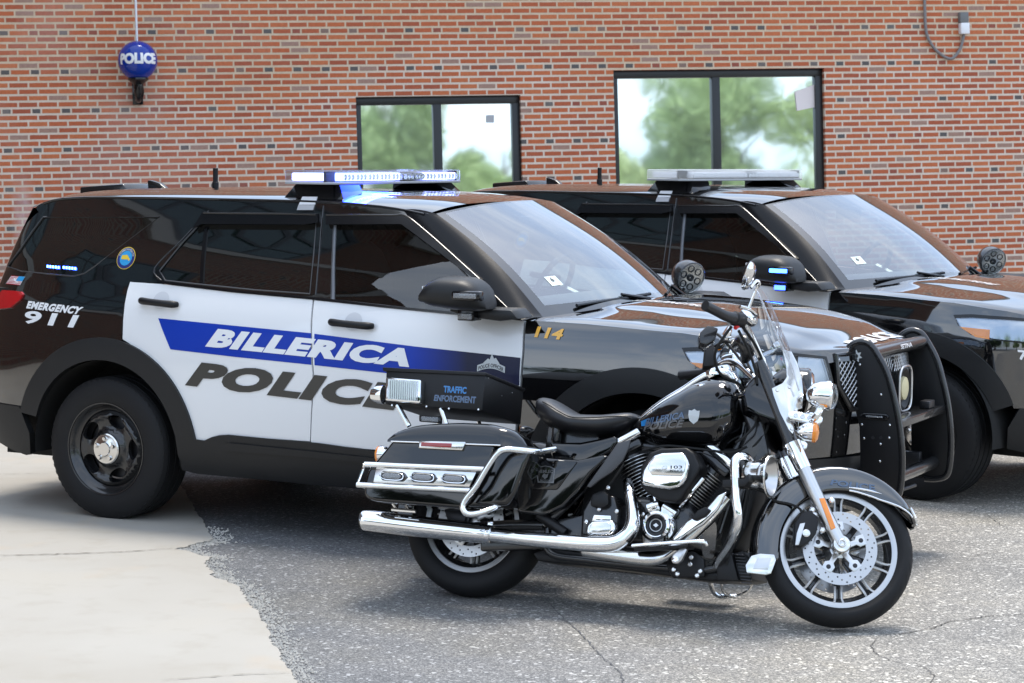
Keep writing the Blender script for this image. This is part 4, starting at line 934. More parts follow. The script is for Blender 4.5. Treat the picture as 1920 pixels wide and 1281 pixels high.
    mb.prism(Q, -.4072, -.4095); mb.done('star_badge', M['silver_vinyl'], pb)
    MB().lathe([(.010, 0), (.010, .0012), (0, .0012)], (sc[0], -.4095, sc[1]), (0, -1, 0), 20).done('star_centre', M['dark_metal'], pb)
    # brackets and tow parts behind
    MB().box((c3[0]-.35, -.30, .42), (c3[0]-.05, -.26, .50)).box((c3[0]-.35, .26, .42), (c3[0]-.05, .30, .50)).tube([(c3[0]-.10, -.18, .62), (c3[0]-.04, -.17, .58), (c3[0]-.05, -.16, .38), (c3[0]-.02, .10, .36)], .010, 8).box((c3[0]-.30, -.02, .50), (c3[0]-.20, .06, .66)).done('mounting_bracket', M['dark_metal'], pb, bevel=.004)
    # --- markings
    MP = {'band': M['band']}
    panel('blue_band', [(0.337,1.086),(0.815,1.068),(1.277,1.051),(1.291,0.895),(0.831,0.912),(0.433,0.931)], M['band'], root, -1, off=.002, thick=0)
    panel('blue_band', [(1.296,1.049),(1.881,1.013),(2.454,0.987),(2.454,0.855),(2.067,0.862),(1.710,0.877),(1.310,0.894)], M['band'], root, -1, off=.002, thick=0)
    for nm, tx, cs, m, bd in (('town_lettering', 'BILLERICA', [(0.719,1.050),(1.903,0.999),(1.853,0.911),(0.648,0.955)], 'white_vinyl', .062), ('police_lettering', 'POLICE', [(0.632,0.875),(1.854,0.825),(1.765,0.694),(0.525,0.749)], 'char_vinyl', .062),
                  ('emergency_lettering', 'EMERGENCY', [(-0.548,1.141),(-0.152,1.124),(-0.176,1.084),(-0.555,1.101)], 'white_vinyl', .055), ('number_lettering', '911', [(-0.552,1.090),(-0.172,1.081),(-0.203,1.013),(-0.565,1.022)], 'white_vinyl', .03)):
        place_text(nm, tx, cs, M[m], root, bd, .0045, 1.12)
    if car1:
        place_text('unit_number', '114', [(2.528,1.138),(2.675,1.131),(2.657,1.081),(2.516,1.087)], M['gold_vinyl'], root, .035)
    # flag decal, canton toward the front
    fl = [(-0.771,1.266),(-0.635,1.265),(-0.658,1.219),(-0.802,1.221)]
    def fm(a, b, o): A = [(fl[0][i]*(1-a)+fl[1][i]*a)*(1-b)+(fl[3][i]*(1-a)+fl[2][i]*a)*b for i in (0, 1)]; return S(A[0], A[1], o)
    fg = MB().add([fm(0,0,.003), fm(1,0,.003), fm(1,1,.003), fm(0,1,.003)], [(0,1,2,3)]).done('flag_decal', M['white_vinyl'], root, smooth=False)
    mb = MB()
    for k in range(0, 13, 2): mb.add([fm(.02, k/13, .0038), fm(.98, k/13, .0038), fm(.98, (k+1)/13, .0038), fm(.02, (k+1)/13, .0038)], [(0,1,2,3)])
    mb.done('flag_stripes', M['flag_red'], fg, smooth=False)
    MB().add([fm(.58, .0, .0046), fm(1, 0, .0046), fm(1, .53, .0046), fm(.58, .53, .0046)], [(0,1,2,3)]).done('flag_canton', M['seal_blue'], fg, smooth=False)
    # round seal on the rear pillar
    sc = [(0.048,1.385)][0]; c0 = [(0.029,1.443)][0]; R_ = abs(c0[1]-sc[1]) or .05
    disc = lambda r, n=36: [(sc[0]+r*1.02*math.cos(2*PI*k/n), sc[1]+r*math.sin(2*PI*k/n)) for k in range(n)]
    sl_ = panel('round_seal', disc(R_), M['seal_gold'], root, -1, off=.003, thick=0, step=.03)
    panel('seal_ring', disc(R_*.94), M['seal_navy'], sl_, -1, off=.0038, thick=0, step=.03)
    panel('seal_field', disc(R_*.66), M['seal_blue'], sl_, -1, off=.0046, thick=0, step=.03)
    panel('seal_map', [(sc[0]+R_*a, sc[1]+R_*b) for a, b in ((-.5,.25),(.1,.3),(.3,.1),(.5,-.1),(.42,-.25),(.2,-.1),(-.1,-.12),(-.5,-.1))], M['seal_gold'], sl_, -1, off=.0054, thick=0, step=.03)
    text('seal_lettering', 'COMMONWEALTH', ((0, 1), (1, 1), (1, 0), (0, 0)), M['silver_vinyl'], sl_, lambda a, b: S(sc[0]-R_*(.70+.18*b)*math.cos(PI*.08+a*PI*.84), sc[1]+R_*(.70+.18*b)*math.sin(PI*.08+a*PI*.84), .0054), .02)
    # officer badge decal on the band
    b0 = [(2.303,0.941)][0]
    def bm_(a, b): return S(b0[0]+a, b0[1]+b, .006)
    bd = MB(); Q = [(-.075+.15*k/12, -.030+.018*math.sin(PI*k/12)) for k in range(13)]; bd.add([bm_(a, b) for a, b in Q]+[bm_(a, b+.030) for a, b in Q[::-1]], [tuple(range(26))])
    bd.add([bm_(-.045, .012), bm_(-.02, .035), bm_(-.01, .03), bm_(0, .06), bm_(.012, .035), bm_(.022, .04), bm_(.045, .012)], [tuple(range(7))])
    bo = bd.done('badge_decal', M['silver_vinyl'], root, smooth=False)
    text('badge_lettering', 'POLICE OFFICER', ((0,1),(1,1),(1,0),(0,0)), M['char_vinyl'], bo, lambda a, b: S(b0[0]-.068+.136*a, b0[1]-.025+.018*math.sin(PI*a)+.019*b, .007), .03)
    # hood lettering
    text('hood_motto', 'PEOPLE HELPING PEOPLE', ((0,1),(1,1),(1,0),(0,0)), M['white_vinyl'], root, lambda a, b: hoodxy(2.60+.60*a+.03*b, -.345-.03*a+.058*b), .035)
    def nose(a, b): return hoodxy(3.945-.105*b, -.34+.60*a-.02*b)
    text('hood_police', 'POLICE', ((0,1),(1,1),(1,0),(0,0)), M['white_vinyl'], root, nose, .045)
    if car1:
        q_ = [(-0.496,1.332),(-0.394,1.333),(-0.389,1.319),(-0.491,1.318),(-0.378,1.330),(-0.275,1.328),(-0.270,1.314),(-0.373,1.316)]
        for j in (0, 4):
            mb = MB()
            for k in range(5):
                a = q_[j][0]+(q_[j+1][0]-q_[j][0])*(k+.2)/5; b = a+.012; zt = q_[j][1]-.004*k/5; mb.add([S(a, zt, -.004), S(b, zt, -.004), S(b+.004, zt-.013, -.004), S(a+.004, zt-.013, -.004)], [(0,1,2,3)])
            mb.done('rear_strobe', M['led_blue'], root, smooth=False)
    else:
        c7 = [(3.507,0.832),(3.560,0.836),(3.549,0.777),(3.516,0.775)]
        place_text('bumper_number', '7', [(3.64, .89), (3.70, .885), (3.69, .83), (3.65, .835)], M['white_vinyl'], root, .04)
        s2 = MB().lathe([(0, -.01), (.022, 0), (.0, .012)], (2.50, .97, 1.30), (.8,-.5,-.2), 14, cap=False).done('pillar_strobe', lum('pillar_blue_lit', (.08,.20,1.0), 14), root)
    if car1:
        L = bpy.data.lights.new('light_bar_glow', 'AREA'); L.energy = 9; L.color = (.02, .05, 1.0); L.shape = 'RECTANGLE'; L.size = .24; L.size_y = .4
        lo = bpy.data.objects.new('light_bar_lamp', L); COL.objects.link(lo); lo.parent = root; lo.location = (xf-.02, -.40, z0-.004); lo.rotation_euler = (0, 0, 0)
    return root
def pose(x, y, yaw): return Matrix.Translation((x, y, 0)) @ Matrix.Rotation(yaw, 4, 'Z')
build_suv(pose(-1.7441787, 12.7634973, -.4750996), 'nearer black and white police SUV with blue roof light lit, rear wheel on the concrete', True)
build_suv(pose(.5174433, 15.5312632, -.6929444), 'farther black and white police SUV with unlit roof light, half hidden by the nearer one', False)
# ---------- police motorcycle ----------
BR = Matrix.Translation((-.2286, 9.9244, 0)) @ Matrix.Rotation(-.3842, 4, 'Z') @ Matrix.Rotation(-.2399, 4, 'X')
_k = rad(26); _A = Vector((1.795-.9*math.tan(_k), 0, .9))
MS = Matrix.Translation(_A) @ Matrix.Rotation(.4285, 4, Vector((-math.sin(_k), 0, math.cos(_k)))) @ Matrix.Translation(-_A)
bike = empty('police_motorcycle', rot=BR)
tag(bike, 'black and chrome police touring motorcycle parked in front of the two SUVs', 'motorcycle')
CH, BK, SA, LE, DM, PW, BS = M['chrome'], M['bike_paint'], M['satin'], M['leather'], M['dark_metal'], M['powder'], M['black_steel']
def B3(P, y): return [(a, y, b) for a, b in P]
def part(name, mb, m, parent=None, M_=None, **k): return mb.done(name, m, parent or bike, M=M_, **k)
# --- wheels
M['edge_silver'] = mat('edge_silver', (.62,.62,.62), .35, metal=.6)
def bwheel(cx, R_, w, rr, M_, rear=False):
    c = (cx, 0, R_)
    prof = [(rr-.008, -.34*w), (rr+.004, -.42*w), (rr+.018, -.49*w), (R_-.048, -.50*w), (R_-.026, -.44*w), (R_-.011, -.30*w), (R_-.003, -.15*w), (R_, 0), (R_-.003, .15*w), (R_-.011, .30*w), (R_-.026, .44*w), (R_-.048, .50*w), (rr+.018, .49*w), (rr-.008, .34*w)]
    mb = MB().lathe(prof, c, (0,1,0), 80, cap=False); ty = part('wheel', mb, M['rubber'], M_=M_, angle=60)
    mb = MB()                                               # tread sipes
    TP = pchip([(-.5*w, R_-.05), (-.44*w, R_-.026), (-.3*w, R_-.011), (0, R_), (.3*w, R_-.011), (.44*w, R_-.026), (.5*w, R_-.05)])
    for k in range(34):
        for s in (-1, 1):
            a = 2*PI*k/34+(.09 if s > 0 else 0); V = []
            for f in lin(0, 1, 5):
                y = s*(.10+.34*f)*w; an = a+.16*f*f; r = TP(y)+.0012
                for da in (-.007, .007): V.append((cx+r*math.cos(an+da), y, R_+r*math.sin(an+da)))
            mb.add(V, [(2*i, 2*i+1, 2*i+3, 2*i+2) for i in range(4)])
    part('tread_groove', mb, M['matte_black'], ty, M_, smooth=False)
    mb = MB().lathe([(rr-.026, -.20*w), (rr-.024, -.355*w), (rr-.004, -.385*w), (rr+.003, -.37*w), (rr+.003, -.3*w)], c, (0,1,0), 80, cap=False).lathe([(rr-.025, .20*w), (rr-.024, .34*w), (rr-.003, .40*w), (rr+.003, .37*w), (rr+.003, .3*w)], c, (0,1,0), 80, cap=False)
    part('rim_lip', mb, mat('machined_rim', (.50,.50,.50), .30, metal=1), ty, M_)
    part('rim', MB().lathe([(rr-.026, -.34*w), (rr-.045, -.2*w), (rr-.045, .2*w), (rr-.026, .34*w)], c, (0,1,0), 80, cap=False), BS, ty, M_)
    for k in range(10):
        a = rad(59-36*k); Rm = Matrix.Translation(c) @ Matrix.Rotation(-a, 4, 'Y'); e = .010
        mb = MB().box((.035, -.012, -.013), (rr-.026, .012, .013), Rm); part('spoke', mb, BS, ty, M_, bevel=.004)
        mb = MB()
        for s in (-1, 1): mb.tube([Rm @ Vector((.150, -.030, s*.014)), Rm @ Vector((rr-.045, -.034, s*.014)), Rm @ Vector((rr-.022, -.044, s*.020))], .0052, 6, 3)
        part('spoke_edge', mb, M['edge_silver'], ty, M_)
    part('hub', MB().lathe([(.02, -.075), (.040, -.07), (.045, -.03), (.06, 0), (.045, .03), (.040, .07), (.02, .075)], c, (0,1,0), 32), SA, ty, M_)
    for s in ((-1, 1) if not rear else (-1,)):
        ho = []
        for k in range(44):
            a = 2*PI*k/44; r = .122+.0115*(k % 3); ho.append([(r*math.cos(a)+.0040*math.cos(b), r*math.sin(a)+.0040*math.sin(b)) for b in lin(0, 2*PI, 8)[:-1]])
        ho.append([(.108*math.cos(a), .108*math.sin(a)) for a in lin(0, 2*PI, 73)[:-1]])
        def sf(a, b, o): p = Vector((cx+a, -(.074+o), R_+b)); return (p.x, p.y, p.z)
        W, F, LL = tri([(.155*math.cos(a), .155*math.sin(a)) for a in lin(0, 2*PI, 91)[:-1]], ho, .022)
        ry = s*.078; V = [(cx+x, ry-.0025, R_+z) for x, z in W]+[(cx+x, ry+.0025, R_+z) for x, z in W]; n = len(W)
        rm = MB().add(V, [tuple(f) for f in F]+[tuple(i+n for i in f[::-1]) for f in F]); ro = part('brake_rotor', rm, M['rotor'], ty, M_, smooth=False)
        mb = MB()
        for k in range(5):
            Rm = Matrix.Translation((c[0], ry, c[2])) @ Matrix.Rotation(-rad(28+72*k), 4, 'Y')
            mb.prism([(.03, -.012), (.07, -.010), (.082, -.024), (.112, -.022), (.112, .022), (.082, .024), (.07, .010), (.03, .012)], -.004, .004, Rm)
        part('rotor_carrier', mb, SA, ro, M_, bevel=.001)
        mb = MB()
        for k in range(5):
            a = rad(28+72*k); mb.lathe([(.010, -.004), (.010, .0), (.006, .002), (0, .002)], (cx+.094*math.cos(a), ry+s*.005, R_+.094*math.sin(a)), (0, s, 0), 12)
        part('rotor_bolt', mb, M['dark_metal'], ro, M_)
    return ty
bwheel(1.625, .318, .13, .246, MS)
bwheel(0, .328, .18, .225, None, True)
# --- front fender
rin = pchip([(26, .352), (33, .338), (45, .300), (58, .268), (75, .252), (100, .246), (150, .246), (185, .25), (199, .262)])
rows = []
for a in lin(26, 199, 70):
    ri_ = rin(a); ca, sa = math.cos(rad(a)), math.sin(rad(a)); r_ = []
    wt = min(1, (a-24)/16)**.5
    sec = [(-.086, ri_), (-.088, ri_+(.345-ri_)*.45), (-.083, .338), (-.066, .352), (-.035, .361), (0, .363), (.035, .361), (.066, .352), (.083, .338), (.088, ri_+(.345-ri_)*.45), (.086, ri_)]
    for y, r in catmull(sec, 3): r_.append((1.625+r*ca, y*wt, .318+r*sa))
    rows.append(r_)
ff = part('front_fender', MB().grid(rows), M['black_paint'], M_=MS, angle=60)
ff.modifiers.new('thickness', 'SOLIDIFY').thickness = .004
part('fender_trim', MB().tube([(r[0][0], r[0][1]-.001, r[0][2]) for r in rows[:26:3]][::-1], .0048, 8, 4), CH, ff, MS)
q = [(1.639,0.578),(1.684,0.578),(1.733,0.575),(1.776,0.570)]
part('fender_trim', MB().tube(B3(q, -.090), [.002, .005, .005, .001], 8, 5), CH, ff, MS)
q = [(1.566,0.603),(1.745,0.605),(1.751,0.576),(1.559,0.579)]
text('fender_lettering', 'POLICE', q, M['ghost'], ff, lambda a, b: MS @ Vector((a, -.0915, b)), .03)
tp = [(1.901,0.560),(1.928,0.554),(1.934,0.534),(1.903,0.528)]
part('fender_tip', MB().tube([(1.625+.356*math.cos(rad(a)), y, .318+.352*math.sin(rad(a))) for a, y in ((38,-.062),(30,-.05),(26.5,-.02),(26,.0),(26.5,.02),(30,.05),(38,.062))], .007, 8, 4), CH, ff, MS)
q = [(1.262,0.233),(1.297,0.247),(1.356,0.251),(1.365,0.229),(1.350,0.169),(1.329,0.161),(1.250,0.159),(1.242,0.190)]
part('fender_skirt_plate', MB().prism(q, -.094, -.084), M['brushed'], ff, MS, bevel=.003)
q = [(1.287,0.225),(1.344,0.233),(1.335,0.184),(1.274,0.178)]
part('fender_skirt_inset', MB().prism(q, -.097, -.093), SA, ff, MS, bevel=.002)
# --- fork
ax, t0, t1, t2, t3 = [(1.621,0.321),(1.547,0.440),(1.440,0.621),(1.379,0.724),(1.247,0.987)]
for s in (-1, 1):
    y = s*.125
    part('fork_leg', MB().tube(B3([ax, t0, t1], y), [.030, .029, .029], 20, 6), SA, M_=MS)
    ft = part('axle_clamp', MB().lathe([(.034, -.022), (.038, -.012), (.038, .02), (.030, .026)], (ax[0], y, ax[1]), (0, 1, 0), 28).lathe([(.018, 0), (.018, .012), (.012, .014), (.010, .006), (0, .006)], (ax[0], y+s*.022, ax[1]), (0, s, 0), 20), M['brushed'], M_=MS, bevel=.002)
    part('fork_cover', MB().tube(B3([t1, (t1[0]*.5+t2[0]*.5, t1[1]*.5+t2[1]*.5), t2], y), [.0335, .036, .040], 22, 5), CH, M_=MS)
    part('fork_upper', MB().tube(B3([t2, t3, (t3[0]-.04, t3[1]+.07)], y), [.031, .029, .028], 18, 3), BS, M_=MS)
    d = Vector((t0[0]-t1[0], 0, t0[1]-t1[1])).normalized(); nn = Vector((d.z, 0, -d.x))
    p0 = Vector((t1[0], 0, t1[1]))
q = [(1.510,0.496),(1.532,0.501),(1.589,0.381),(1.570,0.370)]
part('amber_reflector', MB().prism(q, -.159, -.150), M['amber'], M_=MS, bevel=.002)
mb = MB()
for u, v in [(1.490,0.451),(1.501,0.430),(1.539,0.371),(1.566,0.501)]: mb.lathe([(.012, -.02), (.012, .0), (.007, .004), (0, .004)], (u, -.135, v), (0,-1,0), 14)
part('caliper_bolt', mb, M['bolt'], M_=MS)
q = [(1.421,0.381),(1.444,0.429),(1.476,0.445),(1.511,0.427),(1.518,0.394),(1.513,0.348),(1.481,0.305),(1.457,0.283),(1.434,0.285),(1.424,0.324)]
ca = part('brake_caliper', MB().prism(q, -.145, -.085), PW, M_=MS, bevel=.008)
q = [(1.432,0.338),(1.442,0.381),(1.463,0.388),(1.453,0.332),(1.445,0.290),(1.430,0.288)]
part('caliper_face', MB().prism(q, -.150, -.144), SA, ca, MS, bevel=.002)
c = [(1.471,0.344)][0]; part('caliper_piston', MB().lathe([(.016, 0), (.016, .006), (.010, .009), (0, .009)], (c[0], -.145, c[1]), (0,-1,0), 20), M['bolt'], ca, MS)
part('brake_hose', MB().tube([(1.458,-0.130,0.404),(1.439,-0.130,0.447),(1.397,-0.100,0.471),(1.342,-0.090,0.478),(1.312,-0.050,0.507),(1.292,-0.020,0.570)], .0055, 8), M['matte_black'], M_=MS)
# --- nacelle plate, yokes, headlamp
q = [(1.299,1.122),(1.324,1.042),(1.330,1.001),(1.315,0.972),(1.272,0.943),(1.282,0.913),(1.316,0.841),(1.358,0.774),(1.377,0.756),(1.382,0.777),(1.372,0.813),(1.377,0.861),(1.407,0.875),(1.406,0.936),(1.393,1.007),(1.367,1.072),(1.340,1.116)]
for s in (-1, 1):
    pl = part('nacelle_plate', MB().prism(q, s*.150, s*.156), M['brushed'], M_=MS, bevel=.002)
    for u, v in [(1.296,0.937),(1.371,0.778),(1.345,0.958),(1.381,0.862)]: part('plate_screw', MB().lathe([(.008, 0), (.006, .005), (0, .005)], (u, s*.1565, v), (0, s, 0), 12), M['bolt'], pl, MS)
q = [(1.166,0.955),(1.192,0.992),(1.236,1.003),(1.256,0.977),(1.337,0.838),(1.380,0.762),(1.369,0.735),(1.306,0.810),(1.225,0.827),(1.178,0.851),(1.161,0.907)]
part('fork_shroud', MB().prism(q, -.135, .135), BK, M_=MS, bevel=.012)
q = [(1.433,0.998)][0]
part('headlamp', MB().lathe([(.0, -.13), (.05, -.125), (.085, -.09), (.098, -.02), (.10, .01), (.104, .02), (.098, .03)], (q[0]-.02, 0, q[1]), (1,0,0), 32, cap=False), BK, M_=MS)
part('headlamp_lens', MB().lathe([(.098, .026), (.08, .045), (.04, .055), (0, .058)], (q[0]-.02, 0, q[1]), (1,0,0), 32, cap=False).lathe([(.09, .02), (.05, -.03), (0, -.05)], (q[0]-.02, 0, q[1]), (1,0,0), 32, cap=False), CH, M_=MS)
for s in (-1, 1):
    p = [(1.493,0.918),(1.463,0.779),(1.448,0.766),(1.418,0.808)]
    c = Vector((p[0][0], s*.23, p[0][1])); A = Vector((1, 0, .06))
    lm = part('auxiliary_lamp', MB().lathe([(.0, -.085), (.02, -.082), (.045, -.062), (.057, -.03), (.060, -.005), (.063, 0), (.063, .012), (.058, .016)], c, A, 30, cap=False), CH, M_=MS)
    part('lamp_lens', MB().lathe([(.058, .014), (.050, .034), (.03, .044), (0, .048)], c, A, 30, cap=False), M['clear'], lm, MS)
    part('lamp_reflector', MB().lathe([(.056, .012), (.035, -.01), (.0, -.025)], c, A, 30, cap=False), M['brushed'], lm, MS)
    part('lamp_bracket', MB().tube([tuple(c+Vector((-.02, 0, -.055))), tuple(c+Vector((-.04, 0, -.10))), (p[3][0], s*.14, p[3][1])], .015, 10), CH, M_=MS)
    c2 = Vector((p[1][0]-.01, s*.21, p[1][1]-.02)); A2 = Vector((1, s*.15, 0))
    ts_ = part('turn_signal', MB().lathe([(0, -.065), (.02, -.06), (.036, -.035), (.042, 0)], c2, A2, 26, cap=False), CH, M_=MS)
    part('signal_lens', MB().lathe([(.042, -.002), (.043, .012), (.03, .022), (0, .026)], c2, A2, 26, cap=False), M['amber'], ts_, MS)
    sb = [(1.344,0.839),(1.487,0.840),(1.486,0.796),(1.343,0.802)]
    st = part('fork_strobe', MB().hull([(sb[0][0], sb[0][1]-.010), (sb[0][0]+.012, sb[0][1]), (sb[1][0]-.012, sb[1][1]), (sb[1][0], sb[1][1]-.010)], [(sb[3][0], sb[3][1]+.010), (sb[3][0]+.012, sb[3][1]), (sb[2][0]-.012, sb[2][1]), (sb[2][0], sb[2][1]+.012)], [(sb[0][0], .012), (sb[1][0], .012)], lin(sb[0][0], sb[1][0], 20), s*.20, 4), CH, M_=MS)
    mb = MB()
    for f in (.22, .42, .62, .80): mb.lathe([(.0, .006), (.008, .004), (.010, 0)], (sb[0][0]+(sb[1][0]-sb[0][0])*f, s*.2125, (sb[0][1]+sb[3][1])/2*(1-f)+(sb[1][1]+sb[2][1])/2*f), (0, s, 0), 12, cap=False)
    part('strobe_cell', mb, M['lens'], st, MS)
# --- windshield
wp = [(1.141,1.371),(1.215,1.228),(1.281,1.108),(1.338,1.022),(1.382,0.934)]
rows = []
for f in lin(0, 1, 20):
    i = min(int(f*4), 3); g = f*4-i; x = wp[i][0]*(1-g)+wp[i+1][0]*g; z = wp[i][1]*(1-g)+wp[i+1][1]*g
    wd = .25-.05*max(0, (f-.55)/.45); rows.append([(x+.10*(1-v*v)*.9, v*wd*(1 if f > .12 else .80+.2*(f/.12)**.5), z+.02*(1-v*v)*(1-f)) for v in lin(-1, 1, 25)])
wsd = part('windscreen', MB().grid(rows), M['clear'], M_=MS)
part('windscreen_edge', MB().tube([r[0] for r in rows], .0042, 8, 1).tube([r[-1] for r in rows], .0042, 8, 1), M['lens'], wsd, MS)
# --- handlebar, grips, controls, mirrors
for s in (-1, 1):
    H = [(1.274,-0.030,1.011),(1.252,-0.080,1.031),(1.213,-0.130,1.081),(1.160,-0.190,1.144),(1.122,-0.250,1.171),(1.097,-0.300,1.174),(1.071,-0.340,1.163)]
    H = [(x, -s*y, z) for x, y, z in H]
    part('handlebar', MB().tube(H, .0165, 14), CH, M_=MS)
    Gp = [(1.073,-0.345,1.160),(1.025,-0.390,1.151),(0.981,-0.430,1.152),(0.931,-0.475,1.153)]
    Gp = [(x, -s*y, z) for x, y, z in Gp]
    part('grip', MB().tube(Gp, [.026, .0215, .0205, .0215], 18, 5), M['leather'], M_=MS)
    d = (Vector(Gp[1])-Vector(Gp[0])).normalized()
    hs = part('switch_housing', MB().cyl(Vector(Gp[0])-d*.045, Vector(Gp[0])+d*.012, .031, 20, bev=.005), PW, M_=MS)
    part('kill_switch', MB().cyl(Vector(Gp[0])-d*.02+Vector((0, s*-.0, -.026)), Vector(Gp[0])-d*.02+Vector((-.012, s*.01, -.042)), .009, 10), M['red_plastic'], hs, MS)
    rc = [(1.099,-0.310,1.185),(1.134,-0.250,1.182)]; rc = [(x, -s*y, z) for x, y, z in rc]
    part('brake_reservoir' if s < 0 else 'clutch_reservoir', MB().tube([(rc[0][0]+.01, rc[0][1], rc[0][2]+.01), (rc[1][0]+.02, rc[1][1], rc[1][2]+.01)], .027, 14, 3), CH, M_=MS, bevel=.003)
    lv = [(rc[0][0]+.035, rc[0][1], rc[0][2]), (rc[0][0]+.055, rc[0][1]+s*.06, rc[0][2]-.01), (rc[0][0]+.02, rc[0][1]+s*.15, rc[0][2]-.02), (rc[0][0]-.03, rc[0][1]+s*.20, rc[0][2]-.03)]
    part('brake_lever' if s < 0 else 'clutch_lever', MB().tube(lv, [.010, .009, .008, .009], 10, 5, flat=.6), CH, M_=MS)
    ms = [(1.115,-0.300,1.176),(1.126,-0.310,1.227),(1.143,-0.340,1.294),(1.154,-0.370,1.316),(1.138,-0.390,1.321),(1.118,-0.400,1.283)]
    ms = [(x, -s*y, z) for x, y, z in ms]
    part('mirror_stem', MB().tube(ms, .0065, 10), CH, M_=MS)
    mc = [(1.105,1.328),(1.090,1.323)]
    o = Vector((mc[0][0], s*.41, mc[0][1])); A = Vector((1, s*.10, -.10)).normalized()
    mb = MB().lathe([(0, .026), (.03, .024), (.052, .014), (.062, -.002), (.064, -.014)], (0,0,0), (1,0,0), 32, cap=False)
    Q = Matrix.Translation(o) @ Matrix.Rotation(s*.10, 4, 'Z') @ Matrix.Rotation(.30, 4, 'Y') @ Matrix.Diagonal((.8, 1.6, .85, 1))
    mh = part('mirror', mb, CH, M_=MS @ Q)
    part('mirror_glass', MB().lathe([(.063, -.014), (.06, -.018), (0, -.018)], (0,0,0), (1,0,0), 32, cap=False), M['chrome'], mh, MS @ Q)
cb = MB()
for pts in ([(1.061,-0.340,1.127),(1.025,-0.320,1.063),(1.012,-0.250,1.018),(1.050,-0.150,0.980),(1.140,-0.080,0.967),(1.193,-0.050,0.925)], [(1.095,-0.300,1.126),(1.141,-0.240,1.082),(1.192,-0.160,1.021),(1.211,-0.140,0.959)], [(1.113,-0.260,1.161),(1.187,-0.180,1.108),(1.234,-0.120,1.039),(1.240,-0.120,0.922),(1.220,-0.100,0.807)], [(1.055,0.300,1.249),(1.102,0.200,1.247),(1.161,0.100,1.161),(1.205,0.050,1.066)], [(1.009,0.340,1.231),(1.044,0.300,1.310),(1.111,0.200,1.224),(1.185,0.100,1.103)], [(1.044,0.330,1.162),(1.133,0.250,1.119),(1.177,0.100,0.992),(1.243,0.050,0.902)]): cb.tube(pts, .0062, 8)
part('control_cable', cb, M['matte_black'], M_=MS)
q = [(1.110,-0.050,1.145),(1.135,-0.100,1.152),(1.161,-0.100,1.119),(1.157,-0.050,1.085)]
part('gauge_pod', MB().tube(q, [.02, .032, .034, .02], 14, 5), BS, M_=MS)
part('riser', MB().cyl([(1.267,-0.050,0.990)][0], [(1.233,-0.050,1.057)][0], .022, 16).cyl([(1.278,0.050,1.023)][0], [(1.244,0.050,1.090)][0], .022, 16).cyl([(1.245,-0.090,1.017)][0], [(1.265,0.090,1.077)][0], .026, 16), BS, M_=MS)
# radar / switch box on the bar
q = [(0.936,1.102),(0.967,1.144),(1.013,1.136),(1.005,1.083),(0.972,1.055),(0.944,1.060)]
part('control_box', MB().prism(q, -.27, -.19), BS, M_=MS, bevel=.006)
q = [(1.006,1.215),(1.042,1.233),(1.057,1.129),(1.007,1.116)]
part('control_box', MB().prism(q, .20, .26), PW, M_=MS, bevel=.006)
# --- tank and console
tt_ = [(0.679,0.770),(0.700,0.806),(0.758,0.858),(0.826,0.911),(0.904,0.961),(0.968,0.997),(1.033,1.021),(1.093,1.024),(1.142,1.003),(1.182,0.952)]
tb_ = [(0.713,0.752),(0.792,0.717),(0.877,0.699),(0.997,0.697),(1.091,0.702),(1.171,0.725),(1.225,0.769)]
x0, x1 = tt_[0][0], tt_[-1][0]
mb = MB().hull(tt_, [(x0, tb_[0][1])]+[p for p in tb_[1:-1] if p[0] < x1-.02]+[(x1, tb_[-1][1]+.02)], [(x0, .05), (x0+.06, .10), (x0+.16, .145), (x0+.28, .165), (x0+.40, .165), (x0+.48, .14), (x1, .08)], lin(x0, x1, 46), 0, 2.5, 44, 2.1)
tank = part('fuel_tank', mb, BK, angle=60)
cs = [(0.690,0.805),(0.757,0.870),(0.825,0.922),(0.903,0.973),(0.966,1.018),(1.019,1.048),(1.059,1.059),(1.107,1.052),(1.139,1.017)]
mb = MB().hull([(a, b+.012) for a, b in cs], [(cs[0][0], cs[0][1]-.01)]+[(a, b-.03) for a, b in cs[1:]], [(cs[0][0], .02), (cs[2][0], .04), (cs[5][0], .055), (cs[7][0], .065), (cs[-1][0], .05)], lin(cs[0][0], cs[-1][0], 30), 0, 3, 30)
part('tank_console', mb, CH, tank, angle=60)
c = [(1.043,1.049)][0]
part('speedometer', MB().lathe([(.062, -.02), (.066, .0), (.062, .014), (.056, .016), (.05, .008), (0, .008)], (c[0], 0, c[1]), (-.45, 0, 1), 32), CH, tank)
part('dial_face', MB().lathe([(.054, .012), (0, .012)], (c[0], 0, c[1]), (-.45, 0, 1), 28), M['matte_black'], tank)
c = [(1.012,0.967)][0]
part('fuel_cap', MB().lathe([(.034, -.004), (.038, .006), (.032, .016), (.0, .020)], (c[0], -.085, c[1]+.008), (-.2, -.35, 1), 28), CH, tank)
def tk(a, b):
    h = pchip([(x0, .05), (x0+.06, .10), (x0+.16, .145), (x0+.28, .165), (x0+.40, .165), (x0+.48, .14), (x1, .08)])(a)
    T = pchip(tt_)(a); Bt = pchip([(x0, tb_[0][1])]+[p for p in tb_[1:-1] if p[0] < x1-.02]+[(x1, tb_[-1][1]+.02)])(a)
    s = abs((b-(T+Bt)/2)/((T-Bt)/2)); s = min(s, .98); sa = s**(2.1/2); ca = math.sqrt(1-sa*sa); return Vector((a, -(h*ca**(2/2.5))-.003, b))
text('tank_lettering', 'BILLERICA', [(0.784,0.822),(0.967,0.856),(0.965,0.827),(0.778,0.789)], M['ghost'], tank, tk, .03)
text('tank_lettering', 'POLICE', [(0.786,0.806),(0.966,0.820),(0.954,0.789),(0.770,0.768)], M['ghost_gray'], tank, tk, .03)
